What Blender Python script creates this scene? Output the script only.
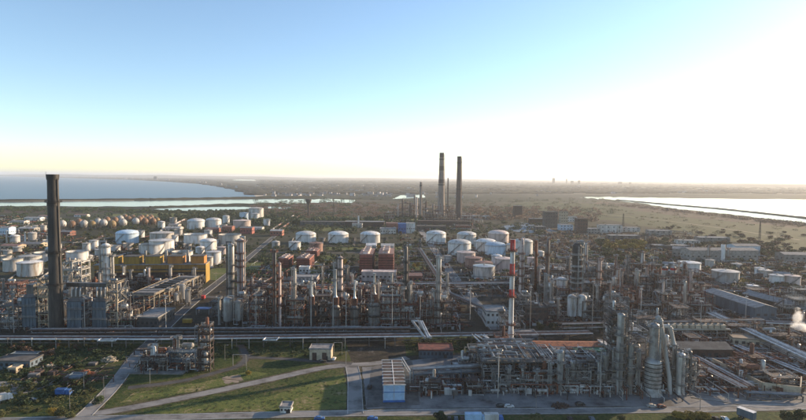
import bpy, math, random
from mathutils import Vector, Matrix
R = math.radians
for o in list(bpy.data.objects): bpy.data.objects.remove(o)
sc = bpy.context.scene
col = sc.collection

# ---------------------------------------------------------------- camera, sky, sun, exposure
CAM_H, FPX, PITCH, ROLL = 100.0, 545.0, R(3.43), R(0.57)
cam = bpy.data.cameras.new('camera'); cam_o = bpy.data.objects.new('camera', cam); col.objects.link(cam_o)
cam.sensor_width = 36.0; cam.lens = 36.0 * FPX / 806.0; cam.clip_start = 1.0; cam.clip_end = 200000.0
CAM_M = Matrix.Translation((0, 0, CAM_H)) @ Matrix.Rotation(math.pi/2 - PITCH, 4, 'X') @ Matrix.Rotation(ROLL, 4, 'Z')
cam_o.matrix_world = CAM_M
sc.camera = cam_o

SUN_AZ, SUN_EL = R(60.7), R(14.5)          # azimuth clockwise from +Y (view direction)
world = bpy.data.worlds.new('World'); sc.world = world; world.use_nodes = True
wn = world.node_tree.nodes; wl = world.node_tree.links
bg = wn['Background']
sky = wn.new('ShaderNodeTexSky'); sky.sky_type = 'NISHITA'; sky.sun_disc = False
sky.sun_elevation = SUN_EL; sky.sun_rotation = SUN_AZ
sky.altitude = 1500; sky.air_density = 1.02; sky.dust_density = 0.95; sky.ozone_density = 1.4
wl.new(sky.outputs[0], bg.inputs[0]); bg.inputs[1].default_value = 0.12
sun = bpy.data.lights.new('sun', 'SUN'); sun.energy = 4.5; sun.angle = R(0.6); sun.color = (1.0, 0.75, 0.50)
sun_o = bpy.data.objects.new('sun', sun); col.objects.link(sun_o)
SUN_V = Vector((math.sin(SUN_AZ)*math.cos(SUN_EL), math.cos(SUN_AZ)*math.cos(SUN_EL), math.sin(SUN_EL)))
sun_o.rotation_euler = SUN_V.to_track_quat('Z', 'Y').to_euler(); sun_o.location = SUN_V * 400
sc.view_settings.view_transform = 'Standard'; sc.view_settings.look = 'None'
sc.view_settings.exposure = 1.04; sc.view_settings.gamma = 1.0
sc.view_settings.use_white_balance = True; sc.view_settings.white_balance_temperature = 6380; sc.view_settings.white_balance_tint = 8
sc.render.engine = 'CYCLES'
sc.cycles.use_denoising = True
sc.cycles.max_bounces = 5; sc.cycles.diffuse_bounces = 2; sc.cycles.glossy_bounces = 2
sc.cycles.transmission_bounces = 2; sc.cycles.volume_bounces = 1
sc.cycles.caustics_reflective = False; sc.cycles.caustics_refractive = False
sc.cycles.sample_clamp_indirect = 4.0

# ---------------------------------------------------------------- geometry helpers
MI = CAM_M.inverted()
def G(px, py, z=0.0):
    """ground point (height z) seen at photograph pixel px, py"""
    d = CAM_M.to_3x3() @ Vector(((px-403)/FPX, (210-py)/FPX, -1))
    t = (z - CAM_H) / d.z
    return Vector((0, 0, CAM_H)) + d*t
def mpp(p):
    """metres per photograph pixel at world point p"""
    return -(MI @ Vector(p)).z / FPX
def scrx(p):
    q = MI @ Vector(p); return 403 - FPX*q.x/q.z

class MB:
    def __init__(s): s.v = []; s.f = []
    def add(s, vs, fs):
        b = len(s.v); s.v.extend(vs); s.f.extend([tuple(i+b for i in f) for f in fs]); return s
    def box(s, x0, y0, z0, x1, y1, z1):
        return s.add([(x0,y0,z0),(x1,y0,z0),(x1,y1,z0),(x0,y1,z0),(x0,y0,z1),(x1,y0,z1),(x1,y1,z1),(x0,y1,z1)],
                     [(0,3,2,1),(4,5,6,7),(0,1,5,4),(1,2,6,5),(2,3,7,6),(3,0,4,7)])
    def cbox(s, cx, cy, z0, w, d, h): return s.box(cx-w/2, cy-d/2, z0, cx+w/2, cy+d/2, z0+h)
    def beam(s, p, q, w, h=None):
        p = Vector(p); q = Vector(q); h = h or w
        d = (q-p).normalized(); up = Vector((0,0,1)) if abs(d.z) < .95 else Vector((0,1,0))
        a = d.cross(up).normalized()*(w/2); b = a.cross(d).normalized()*(h/2)
        vs = [tuple(c+e) for c in (p, q) for e in (-a-b, a-b, a+b, -a+b)]
        return s.add(vs, [(0,3,2,1),(4,5,6,7),(0,1,5,4),(1,2,6,5),(2,3,7,6),(3,0,4,7)])
    def cyl(s, p, q, r0, r1=None, n=8, cap=True):
        p = Vector(p); q = Vector(q); r1 = r0 if r1 is None else r1
        d = (q-p)
        if d.length < 1e-6: return s
        d.normalize(); up = Vector((0,0,1)) if abs(d.z) < .95 else Vector((0,1,0))
        a = d.cross(up).normalized(); b = a.cross(d)
        vs = []
        for c, r in ((p, r0), (q, r1)):
            for i in range(n):
                t = 2*math.pi*i/n; vs.append(tuple(c + a*(r*math.cos(t)) + b*(r*math.sin(t))))
        fs = [(i+n, (i+1) % n+n, (i+1) % n, i) for i in range(n)]
        if cap: fs += [tuple(range(n)), tuple(range(2*n-1, n-1, -1))]
        return s.add(vs, fs)
    def pipe(s, pts, r, n=6):
        for i in range(len(pts)-1):
            p, q = Vector(pts[i]), Vector(pts[i+1]); d = (q-p)
            if d.length < 1e-5: continue
            d.normalize()
            s.cyl(p - (d*r*.8 if i else d*0), q + (d*r*.8 if i < len(pts)-2 else d*0), r, n=n, cap=True)
        return s
    def lathe(s, prof, n=16, cx=0, cy=0, z=0, top=True, bottom=False):
        vs = []; fs = []
        for r, h in prof:
            for i in range(n):
                t = 2*math.pi*(i+.5)/n; vs.append((cx+r*math.cos(t), cy+r*math.sin(t), z+h))
        for k in range(len(prof)-1):
            for i in range(n):
                j = (i+1) % n; fs.append((k*n+i, k*n+j, (k+1)*n+j, (k+1)*n+i))
        if top: m = (len(prof)-1)*n; fs.append(tuple(range(m, m+n)))
        if bottom: fs.append(tuple(range(n-1, -1, -1)))
        return s.add(vs, fs)
    def sphere(s, c, r, n=16, m=10, rz=None):
        rz = rz or r
        prof = [(max(.01, r*math.sin(math.pi*k/m)), -rz*math.cos(math.pi*k/m)) for k in range(m+1)]
        return s.lathe(prof, n, c[0], c[1], c[2])
    def ring(s, r0, r1, z, h, n=16, a0=0, a1=2*math.pi, cx=0, cy=0):
        k = max(2, int(n*(a1-a0)/(2*math.pi)))
        vs = []; fs = []
        for i in range(k+1):
            t = a0 + (a1-a0)*i/k; c, d = math.cos(t), math.sin(t)
            vs += [(cx+r0*c,cy+r0*d,z),(cx+r1*c,cy+r1*d,z),(cx+r1*c,cy+r1*d,z+h),(cx+r0*c,cy+r0*d,z+h)]
        for i in range(k):
            a, b = 4*i, 4*i+4
            for e in range(4): g = (e+1) % 4; fs.append((a+e, b+e, b+g, a+g))
        if a1-a0 < 6.28: fs += [(0,1,2,3), (4*k+3,4*k+2,4*k+1,4*k)]
        return s.add(vs, fs)
    def mesh(s, name):
        me = bpy.data.meshes.new(name); me.from_pydata(s.v, [], s.f); me.update()
        me.shade_smooth(); me.set_sharp_from_angle(angle=R(38))
        return me
    def build(s, name, mat, parent=None, loc=(0,0,0), rz=0):
        return link(name, s.mesh(name), mat, parent, loc, rz)
def link(name, me, mat, parent=None, loc=(0,0,0), rz=0):
    o = bpy.data.objects.new(name, me); col.objects.link(o)
    if mat is not None:
        if not me.materials: me.materials.append(M[mat])
    o.parent = parent; o.location = loc; o.rotation_euler = (0,0,rz)
    return o
ORD = {}
def tag(o, label, cat, group=None, order=True):
    o['label'] = label; o['category'] = cat; o['kind'] = 'thing'
    if group: o['group'] = group
    if order: ORD.setdefault(label, []).append(o)
    return o
def thing(name, label, cat, loc, rz=0, group=None, order=True):
    o = bpy.data.objects.new(name, None); col.objects.link(o)
    o.empty_display_size = .5; o.location = loc; o.rotation_euler = (0,0,rz)
    return tag(o, label, cat, group, order)
def struct(o, kind='structure'): o['kind'] = kind; return o
def copy_tree(o, parent=None):
    c = o.copy(); col.objects.link(c); c.parent = parent
    for ch in KIDS.get(o.name, [x for x in o.children]): copy_tree(ch, c)
    return c
KIDS = {}

# ---------------------------------------------------------------- materials
M = {}
def mat(name, c1, c2=None, rough=.7, metal=0., scale=.35, streak=False, vary=.2, c3=None, spec=.4, bump=0.):
    """weathered paint or bare surface: world-space noise between two tones, plus a slight difference from piece to piece"""
    m = bpy.data.materials.new(name); m.use_nodes = True; M[name] = m
    n = m.node_tree.nodes; l = m.node_tree.links; b = n['Principled BSDF']
    c2 = c2 or tuple(x*.62 for x in c1)
    geo = n.new('ShaderNodeNewGeometry'); mp = n.new('ShaderNodeMapping')
    l.new(geo.outputs['Position'], mp.inputs[0])
    mp.inputs['Scale'].default_value = (1, 1, .18) if streak else (1, 1, 1)
    nz = n.new('ShaderNodeTexNoise'); nz.inputs['Scale'].default_value = scale; nz.inputs['Detail'].default_value = 6
    nz.inputs['Roughness'].default_value = .68; l.new(mp.outputs[0], nz.inputs['Vector'])
    rp = n.new('ShaderNodeValToRGB'); e = rp.color_ramp.elements
    e[0].position = .42; e[0].color = (*c2, 1); e[1].position = .57; e[1].color = (*c1, 1)
    if c3: x = e.new(.36); x.color = (*c3, 1)
    l.new(nz.outputs['Fac'], rp.inputs[0])
    oi = n.new('ShaderNodeObjectInfo'); mr = n.new('ShaderNodeMapRange')
    mr.inputs['To Min'].default_value = 1-vary; mr.inputs['To Max'].default_value = 1+vary
    l.new(oi.outputs['Random'], mr.inputs['Value'])
    hs = n.new('ShaderNodeHueSaturation'); l.new(rp.outputs[0], hs.inputs['Color']); l.new(mr.outputs[0], hs.inputs['Value'])
    l.new(hs.outputs[0], b.inputs['Base Color'])
    b.inputs['Roughness'].default_value = rough; b.inputs['Metallic'].default_value = metal
    b.inputs['Specular IOR Level'].default_value = spec
    if bump:
        bp = n.new('ShaderNodeBump'); bp.inputs['Strength'].default_value = bump; bp.inputs['Distance'].default_value = .3
        l.new(nz.outputs['Fac'], bp.inputs['Height']); l.new(bp.outputs[0], b.inputs['Normal'])
    return m
mat('white', (.64,.625,.60), (.45,.43,.395), .55, scale=.25, streak=True, c3=(.33,.26,.19))
mat('offwhite', (.50,.475,.435), (.33,.305,.27), .6, scale=.25, streak=True, c3=(.26,.20,.15))
mat('pinkish', (.58,.47,.42), (.42,.33,.29), .65, scale=.25, streak=True)
mat('pale_blue', (.50,.60,.68), (.38,.47,.54), .55, streak=True)
mat('tank_brown', (.30,.17,.13), (.20,.11,.085), .7, streak=True)
mat('tank_red', (.33,.10,.075), (.20,.065,.05), .7, streak=True)
mat('roof_grey', (.25,.24,.23), (.16,.15,.145), .7)
mat('float_dark', (.075,.068,.06), (.04,.036,.033), .85)
mat('alu', (.50,.485,.46), (.32,.305,.285), .34, .4, streak=True)
mat('steel', (.165,.15,.138), (.09,.08,.073), .5, .3, streak=True)
mat('galv', (.33,.32,.305), (.2,.19,.18), .45, .4)
mat('darksteel', (.045,.041,.038), (.026,.023,.021), .6, .2)
mat('rust', (.19,.078,.045), (.085,.036,.024), .8, scale=.6)
mat('rust2', (.30,.11,.05), (.14,.052,.03), .8, scale=.6)
mat('brown', (.085,.052,.040), (.042,.027,.022), .8, scale=.6)
mat('maroon', (.155,.048,.034), (.07,.026,.02), .8, scale=.5)
mat('concrete', (.27,.25,.225), (.17,.158,.142), .85, scale=.3)
mat('concrete_dark', (.11,.102,.094), (.065,.06,.055), .88, scale=.2)
mat('chimney', (.062,.055,.048), (.034,.031,.028), .85, scale=.3, streak=True)
mat('chimney_pale', (.27,.225,.19), (.19,.155,.13), .85, scale=.3, streak=True)
mat('chimney_band', (.095,.072,.062), (.065,.05,.044), .85, scale=.3, streak=True)
mat('yellow', (.33,.175,.03), (.22,.115,.022), .6, streak=True)
mat('yellow2', (.38,.235,.035), (.27,.165,.028), .6, streak=True)
mat('sphere_rust', (.25,.135,.065), (.16,.085,.045), .6, streak=True)
mat('sphere_ochre', (.30,.20,.075), (.21,.14,.055), .6, streak=True)
mat('orange', (.36,.155,.03), (.25,.105,.024), .6, streak=True)
mat('redpaint', (.46,.028,.025), (.36,.03,.026), .55, streak=True, vary=.05)
mat('blue', (.045,.13,.36), (.03,.09,.25), .45)
mat('lightblue', (.36,.52,.70), (.29,.42,.57), .5, vary=.05)
mat('bluegrey', (.11,.145,.18), (.07,.095,.115), .6, streak=True)
mat('green', (.07,.19,.10), (.05,.13,.07), .6)
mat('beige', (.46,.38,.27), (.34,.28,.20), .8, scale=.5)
mat('brick', (.27,.105,.07), (.18,.075,.055), .85)
mat('glass', (.05,.055,.06), (.03,.034,.038), .15, 0, spec=.8)
mat('tyre', (.02,.02,.02), (.014,.014,.014), .9)
mat('asphalt', (.085,.083,.083), (.058,.056,.056), .9, scale=.12, vary=.05)
mat('road', (.24,.23,.22), (.15,.143,.136), .92, scale=.10, vary=.05, c3=(.10,.095,.09))
mat('road_dark', (.075,.073,.073), (.05,.049,.049), .92, scale=.10, vary=.05)
mat('apron', (.20,.195,.19), (.115,.112,.11), .92, scale=.07, vary=.04, c3=(.06,.056,.054))
mat('dirt', (.25,.20,.15), (.17,.13,.10), .95, scale=.12, vary=.05)
mat('kerb', (.40,.39,.37), (.3,.29,.27), .9)
mat('paint', (.75,.75,.72), (.6,.6,.57), .7)
mat('sand', (.48,.39,.28), (.38,.30,.21), .95, scale=.01)
mat('bark', (.085,.06,.042), (.05,.035,.026), .95)
mat('leaf_dark', (.050,.072,.026), (.026,.040,.015), .85, scale=.25, vary=.35)
mat('leaf_olive', (.095,.098,.034), (.055,.058,.02), .85, scale=.25, vary=.35)
mat('leaf_gold', (.30,.21,.035), (.19,.14,.03), .85, scale=.25, vary=.25)
mat('leaf_brown', (.125,.075,.045), (.075,.046,.03), .9, scale=.25, vary=.3)
mat('town', (.34,.33,.33), (.24,.23,.23), .85, scale=.01, vary=.4)
mat('townroof', (.14,.10,.09), (.1,.08,.07), .85, scale=.01, vary=.3)

def ground_mat(name, stops, s1, s2, rough=.95, w2=.5, spec=.15, bump=0., k=.62):
    stops = [(.5+(p-.5)*.5, tuple(x*k for x in c)) for p, c in stops]
    m = bpy.data.materials.new(name); m.use_nodes = True; M[name] = m
    n = m.node_tree.nodes; l = m.node_tree.links; b = n['Principled BSDF']
    geo = n.new('ShaderNodeNewGeometry')
    a = n.new('ShaderNodeTexNoise'); a.inputs['Scale'].default_value = s1; a.inputs['Detail'].default_value = 8; a.inputs['Roughness'].default_value = .62
    c = n.new('ShaderNodeTexNoise'); c.inputs['Scale'].default_value = s2; c.inputs['Detail'].default_value = 6; c.inputs['Roughness'].default_value = .7
    for x in (a, c): l.new(geo.outputs['Position'], x.inputs['Vector'])
    mx = n.new('ShaderNodeMix'); mx.inputs[0].default_value = w2
    l.new(a.outputs['Fac'], mx.inputs[2]); l.new(c.outputs['Fac'], mx.inputs[3])
    rp = n.new('ShaderNodeValToRGB'); e = rp.color_ramp.elements
    e[0].position, e[0].color = stops[0][0], (*stops[0][1], 1); e[1].position, e[1].color = stops[-1][0], (*stops[-1][1], 1)
    for p, k in stops[1:-1]: x = e.new(p); x.color = (*k, 1)
    l.new(mx.outputs[0], rp.inputs[0]); l.new(rp.outputs[0], b.inputs['Base Color'])
    b.inputs['Roughness'].default_value = rough; b.inputs['Specular IOR Level'].default_value = spec
    if bump:
        bp = n.new('ShaderNodeBump'); bp.inputs['Strength'].default_value = bump; bp.inputs['Distance'].default_value = .8
        l.new(c.outputs['Fac'], bp.inputs['Height']); l.new(bp.outputs[0], b.inputs['Normal'])
    return m
# open land beyond the plant: a patchwork of fields, scrub and bare strips
def land_mat():
    m = bpy.data.materials.new('land'); m.use_nodes = True; M['land'] = m
    n = m.node_tree.nodes; l = m.node_tree.links; b = n['Principled BSDF']
    geo = n.new('ShaderNodeNewGeometry'); mp = n.new('ShaderNodeMapping'); l.new(geo.outputs['Position'], mp.inputs[0])
    mp.inputs['Rotation'].default_value = (0, 0, .35); mp.inputs['Scale'].default_value = (1, .55, 1)
    v = n.new('ShaderNodeTexVoronoi'); v.inputs['Scale'].default_value = .0022; l.new(mp.outputs[0], v.inputs['Vector'])
    v.distance = 'CHEBYCHEV'
    a = n.new('ShaderNodeTexNoise'); a.inputs['Scale'].default_value = .004; a.inputs['Detail'].default_value = 11; a.inputs['Roughness'].default_value = .78
    l.new(geo.outputs['Position'], a.inputs['Vector'])
    sp = n.new('ShaderNodeSeparateColor'); l.new(v.outputs['Color'], sp.inputs[0])
    mx = n.new('ShaderNodeMix'); mx.inputs[0].default_value = .6; l.new(sp.outputs[0], mx.inputs[2]); l.new(a.outputs['Fac'], mx.inputs[3])
    rp = n.new('ShaderNodeValToRGB'); e = rp.color_ramp.elements
    e[0].position = .25; e[0].color = (.012,.017,.010, 1); e[1].position = .75; e[1].color = (.085,.078,.052, 1)
    for p, k in ((.38,(.022,.028,.015)), (.47,(.042,.040,.028)), (.56,(.040,.050,.024)), (.64,(.062,.055,.040))): x = e.new(p); x.color = (*k, 1)
    l.new(mx.outputs[0], rp.inputs[0]); l.new(rp.outputs[0], b.inputs['Base Color'])
    b.inputs['Roughness'].default_value = 1; b.inputs['Specular IOR Level'].default_value = .1
land_mat()
ground_mat('yard', [(.30,(.035,.030,.026)), (.40,(.09,.072,.056)), (.46,(.05,.052,.028)), (.52,(.15,.12,.092)), (.58,(.06,.054,.040)), (.64,(.12,.10,.08)), (.74,(.27,.24,.20))], .03, .22, k=.45)
ground_mat('tankfarm', [(.26,(.03,.036,.016)), (.38,(.065,.068,.03)), (.46,(.12,.095,.065)), (.52,(.05,.062,.024)), (.58,(.10,.115,.042)), (.64,(.07,.06,.04)), (.74,(.25,.22,.17))], .02, .16, k=.48)
ground_mat('grass', [(.30,(.026,.042,.014)), (.42,(.055,.085,.024)), (.52,(.085,.115,.03)), (.60,(.125,.125,.045)), (.70,(.17,.145,.075))], .045, .6, bump=.6)
ground_mat('lawn', [(.30,(.040,.055,.018)), (.40,(.075,.095,.026)), (.48,(.115,.125,.034)), (.54,(.08,.098,.028)), (.60,(.145,.13,.048)), (.70,(.22,.18,.10))], .07, .5, bump=.5, k=1.1)  # sunlit brightness and yellow tint put into the grass colours
ground_mat('meadow', [(.28,(.028,.036,.016)), (.40,(.062,.078,.024)), (.48,(.095,.112,.034)), (.54,(.065,.068,.028)), (.60,(.105,.112,.038)), (.72,(.06,.05,.03))], .008, .05)
ground_mat('heath', [(.30,(.05,.036,.026)), (.45,(.105,.068,.046)), (.58,(.14,.095,.062)), (.70,(.085,.075,.04))], .008, .08)
def water_mat(name, c, rough, bscale, bstr):
    m = bpy.data.materials.new(name); m.use_nodes = True; M[name] = m
    n = m.node_tree.nodes; l = m.node_tree.links; b = n['Principled BSDF']
    b.inputs['Base Color'].default_value = (*c, 1); b.inputs['Roughness'].default_value = rough; b.inputs['IOR'].default_value = 1.33
    geo = n.new('ShaderNodeNewGeometry'); mp = n.new('ShaderNodeMapping'); mp.inputs['Scale'].default_value = (.4, 1, 1)
    l.new(geo.outputs['Position'], mp.inputs[0])
    z = n.new('ShaderNodeTexNoise'); z.inputs['Scale'].default_value = bscale; z.inputs['Detail'].default_value = 5
    l.new(mp.outputs[0], z.inputs['Vector'])
    bp = n.new('ShaderNodeBump'); bp.inputs['Strength'].default_value = bstr; bp.inputs['Distance'].default_value = 2.2 if name == 'sea' else 1.0
    l.new(z.outputs['Fac'], bp.inputs['Height']); l.new(bp.outputs[0], b.inputs['Normal'])
water_mat('sea', (.025,.085,.14), .32, .02, 1.0)
water_mat('lagoon', (.06,.085,.09), .10, .02, .12)
# ---------------------------------------------------------------- the setting
rnd = random.Random(7)
def jag(poly, amp, n=6, seed=1):
    """break the straight edges of an outline into an uneven one"""
    r = random.Random(seed); out = []
    for i in range(len(poly)):
        p, q = Vector(poly[i]), Vector(poly[(i+1) % len(poly)])
        for k in range(n):
            t = k/n; c = p.lerp(q, t)
            if k: c = c + Vector((r.uniform(-amp, amp)*2.0, r.uniform(-amp, amp)))
            out.append((c.x, c.y))
    return out
def flat(name, pix, z, m, amp=0, n=6, seed=1, kind='structure', pts=None):
    if pts is None:
        if amp: pix = jag(pix, amp, n, seed)
        pts = [G(x, y, z) for x, y in pix]
    b = MB(); b.v = [(p[0], p[1], z) for p in pts]; b.f = [tuple(range(len(pts)))]
    a = sum(b.v[i][0]*b.v[(i+1) % len(pts)][1]-b.v[(i+1) % len(pts)][0]*b.v[i][1] for i in range(len(pts)))
    if a < 0: b.f = [tuple(reversed(b.f[0]))]
    me = bpy.data.meshes.new(name); me.from_pydata(b.v, [], b.f); me.update()
    return struct(link(name, me, m), kind)
# ground: one sheet to the horizon
b = MB(); rings = [0.01, 200, 600, 1500, 4000, 10000, 25000, 50000, 95000]
b.lathe([(r, 0) for r in reversed(rings)], 48, top=True)
struct(b.build('ground', 'land'))
# far hills: low wooded ridges
def ridge(name, x0, x1, y, depth, h, seed, m='hill', n=70):
    r = random.Random(seed); ph = [r.uniform(0, 6.3) for _ in range(6)]; b = MB(); mrow = 5
    for j in range(mrow+1):
        for i in range(n+1):
            t = i/n; x = x0+(x1-x0)*t
            prof = math.sin(math.pi*j/mrow)
            hh = h*(.55+.22*math.sin(7*t+ph[0])+.14*math.sin(17*t+ph[1])+.09*math.sin(41*t+ph[2])+.05*math.sin(97*t+ph[3]))
            hh *= min(1, 6*t, 6*(1-t))
            b.v.append((x, y+depth*(j/mrow-.5)+.06*depth*math.sin(9*t+ph[4]), hh*prof-2))
    for j in range(mrow):
        for i in range(n):
            a = j*(n+1)+i; b.f.append((a, a+1, a+n+2, a+n+1))
    return struct(b.build(name, m))
ground_mat('verge', [(.3,(.05,.055,.022)), (.45,(.10,.085,.05)), (.55,(.15,.125,.085)), (.7,(.20,.17,.125))], .2, .9)
ground_mat('hill', [(.3,(.03,.036,.02)), (.45,(.06,.06,.032)), (.56,(.095,.085,.05)), (.7,(.12,.11,.06))], .0012, .01)
ridge('hills', -34000, -2500, 23500, 3500, 150, 3)
ridge('hills', -16000, 12000, 22000, 4000, 60, 5)
ridge('hills', 2000, 34000, 19000, 5000, 55, 9)
ridge('hills', -3000, 14000, 9500, 2600, 55, 12)
ridge('hills', -1900, 1500, 8600, 1600, 30, 15)

# water: the bay, the lagoon strips and the lake
def wat(name, pix, m, z, amp=.5, n=8, seed=1): return flat(name, pix, z, m, amp, n, seed)
bay = [(-420,205.5),(-250,203.5),(-100,201.5),(0,200.2),(120,199.3),(200,198.4),(256,196.6),(252,193.5),(240,190),(218,186.6),(200,184),(165,181.6),(134,180),(100,178.9),(60,177.7),(0,176),(-120,173.6),(-420,170.2)]
flat('bay', bay, .3, 'sea')
wat('lagoon', [(-300,212),(0,206.0),(60,206),(134,206.6),(180,206),(215,204),(260,203),(300,203.5),(330,202),(332,199.8),(280,199),(200,199.6),(0,201.6),(-300,206)], 'lagoon', .3, .35, 8, 3)
wat('lagoon', [(150,209.8),(190,211),(215,210.4),(245,209.2),(258,207.6),(236,206.8),(190,207.6),(160,208.6)], 'lagoon', .3, .35, 6, 4)
wat('lagoon', [(268,208.3),(291,208.6),(290,206.9),(268,206.6)], 'lagoon', .3, .2, 4, 5)
wat('lagoon', [(300,200.6),(352,203),(356,200),(325,198.6)], 'lagoon', .35, .2, 4, 6)
wat('pond', [(289,181.6),(318,182.4),(326,181.4),(300,180.9)], 'lagoon', .4, .1, 4, 7)
wat('pond', [(232,180.2),(256,180.8),(254,179.6),(236,179.4)], 'lagoon', .4, .1, 4, 8)
wat('pond', [(392,199),(425,197.5),(424,194.6),(400,195.4)], 'lagoon', .35, .3, 4, 9)
wat('lake', [(576,197.4),(606,199.2),(640,203),(672,208.3),(700,211.4),(740,215.2),(780,220.5),(812,224.6),(900,236),(1000,248),(1000,203),(900,200.6),(806,199.6),(700,198.4),(620,197.0)], 'lagoon', .3, .45, 8, 10)
flat('beach', [(256,196.6),(266,195.5),(264,191.8),(252,189),(232,186.6),(218,186.4),(240,189.8),(252,193.3)], .45, 'sand')
flat('beach', [(0,201.5),(134,200.7),(134,200.3),(0,201.0)], .45, 'sand')
# embankments that cross the water
def berm(name, a, b2, w, h, m, n=40, seed=2):
    r = random.Random(seed); A, B = Vector(a), Vector(b2); d = (B-A).normalized(); s = Vector((-d.y, d.x, 0)); mb = MB()
    for i in range(n+1):
        c = A.lerp(B, i/n) + s*r.uniform(-.15, .15)*w; hh = h*r.uniform(.8, 1.1)
        for k, z in ((-1, 0), (-.45, hh), (.45, hh), (1, 0)): p = c+s*(w*.5*k); mb.v.append((p.x, p.y, z))
    for i in range(n):
        for k in range(3): q = 4*i+k; mb.f.append((q, q+4, q+5, q+1))
    return struct(mb.build(name, m))
berm('embankment', G(-300,204.2), G(150,199.9), 26, 7, 'hill')
berm('embankment', G(150,199.9), G(318,197.2), 26, 7, 'hill')
berm('embankment', G(150,207.4), G(256,204.8), 20, 4, 'hill')
for i, (a, c) in enumerate((((617,200.0),(672,205.0)), ((672,205.0),(716,208.6)), ((716,208.6),(760,213.2)), ((760,213.2),(812,219)), ((812,219),(950,236)))):
    berm('embankment', G(*a), G(*c), 22, 3.5, 'hill', 18, i)

# land cover sheets, each a few millimetres to centimetres above the one below
flat('plant_ground', [(-260,420),(-140,262),(0,242),(120,229),(300,227),(430,222),(560,228),(660,262),(760,270),(1000,300),(1100,420),(1300,640),(-500,640)], .03, 'yard', 1.2, 6, 21)
flat('tank_farm_ground', [(-80,290),(215,288),(270,262),(420,262),(520,275),(545,250),(520,236),(440,226),(250,222),(120,222),(-40,238)], .05, 'tankfarm', 1.0, 5, 22)
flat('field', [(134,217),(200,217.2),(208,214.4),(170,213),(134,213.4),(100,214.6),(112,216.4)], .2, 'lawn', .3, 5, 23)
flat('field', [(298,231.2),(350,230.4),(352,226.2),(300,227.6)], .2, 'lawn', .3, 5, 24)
flat('meadow', [(560,209),(640,211),(700,216.5),(760,222.5),(806,228),(1000,252),(1000,300),(806,252),(760,246),(690,233),(620,222),(560,214)], .10, 'meadow', .6, 6, 25)
flat('heath', [(600,201.5),(640,204.5),(700,212),(760,218),(806,225.5),(806,229),(740,222.5),(690,217.5),(640,211),(590,206)], .16, 'heath', .5, 6, 26)
flat('heath', [(250,204),(360,203),(480,208),(480,214),(360,213),(250,211)], .12, 'heath', .6, 6, 27)
flat('field', [(520,202),(600,204),(640,209),(620,212),(540,211),(500,207)], .18, 'meadow', .6, 5, 28)
flat('field', [(0,209.5),(120,210),(134,212),(60,213),(0,213)], .18, 'heath', .4, 5, 29)
# green plots inside the plant
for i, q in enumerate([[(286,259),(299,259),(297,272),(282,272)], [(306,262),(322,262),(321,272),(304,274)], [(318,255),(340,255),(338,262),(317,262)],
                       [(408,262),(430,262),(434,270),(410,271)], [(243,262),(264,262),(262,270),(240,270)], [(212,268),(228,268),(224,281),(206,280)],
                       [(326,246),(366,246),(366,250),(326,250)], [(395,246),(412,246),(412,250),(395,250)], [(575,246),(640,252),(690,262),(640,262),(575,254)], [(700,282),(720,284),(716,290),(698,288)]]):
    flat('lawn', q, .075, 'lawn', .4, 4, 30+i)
# front strip: rough grass on the left, concrete apron on the right
flat('grass_strip', [(-140,343),(345,339.5),(352,366),(352,412),(-60,420),(-220,425)], .06, 'grass', .5, 6, 41)
flat('grass_strip', [(404,338),(474,336.5),(478,352),(406,356)], .065, 'grass', .4, 4, 42)
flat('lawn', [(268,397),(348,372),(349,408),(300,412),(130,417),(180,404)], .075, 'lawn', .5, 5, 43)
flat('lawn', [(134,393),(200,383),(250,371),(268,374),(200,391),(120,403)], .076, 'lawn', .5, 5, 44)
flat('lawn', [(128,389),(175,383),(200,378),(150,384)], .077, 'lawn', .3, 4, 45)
flat('apron', [(362,366),(480,352),(700,372),(800,392),(1000,392),(1000,406),(700,407),(520,410.5),(366,411.5)], .08, 'apron', .3, 5, 46)
flat('verge', [(352,414.5),(520,413.6),(700,411.6),(1000,407.5),(1100,520),(200,520),(130,422)], .085, 'grass', .2, 5, 47)
for i, q in enumerate([[(222,378),(238,374),(244,381),(226,384)]]):
    flat('bare_patch', q, .087, 'dirt', .8, 14, 50+i)
flat('yard_slab', [(-40,382),(30,381),(55,384),(28,393),(-20,399),(-60,397)], .08, 'concrete', .3, 4, 55)
flat('yard_slab', [(-40,362),(20,360),(34,364),(20,370),(-30,371)], .08, 'concrete_dark', .3, 4, 56)
flat('yard_slab', [(372,364),(412,361),(420,405),(366,408)], .084, 'concrete_dark', .2, 4, 57)
flat('slab', [(500,227),(520,222),(545,226),(556,231.5),(530,233),(512,231)], .25, 'bluegrey', .3, 4, 58)
ROADS = []
def on_road(p, pad=1.5):
    for f, w in ROADS:
        for i in range(len(f)-1):
            a, d = f[i], f[i+1]-f[i]; L = d.x*d.x+d.y*d.y
            u = max(0, min(1, ((p.x-a.x)*d.x+(p.y-a.y)*d.y)/L)) if L else 0
            if (p.x-a.x-d.x*u)**2+(p.y-a.y-d.y*u)**2 < (w/2+pad)**2: return True
    return False
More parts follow.
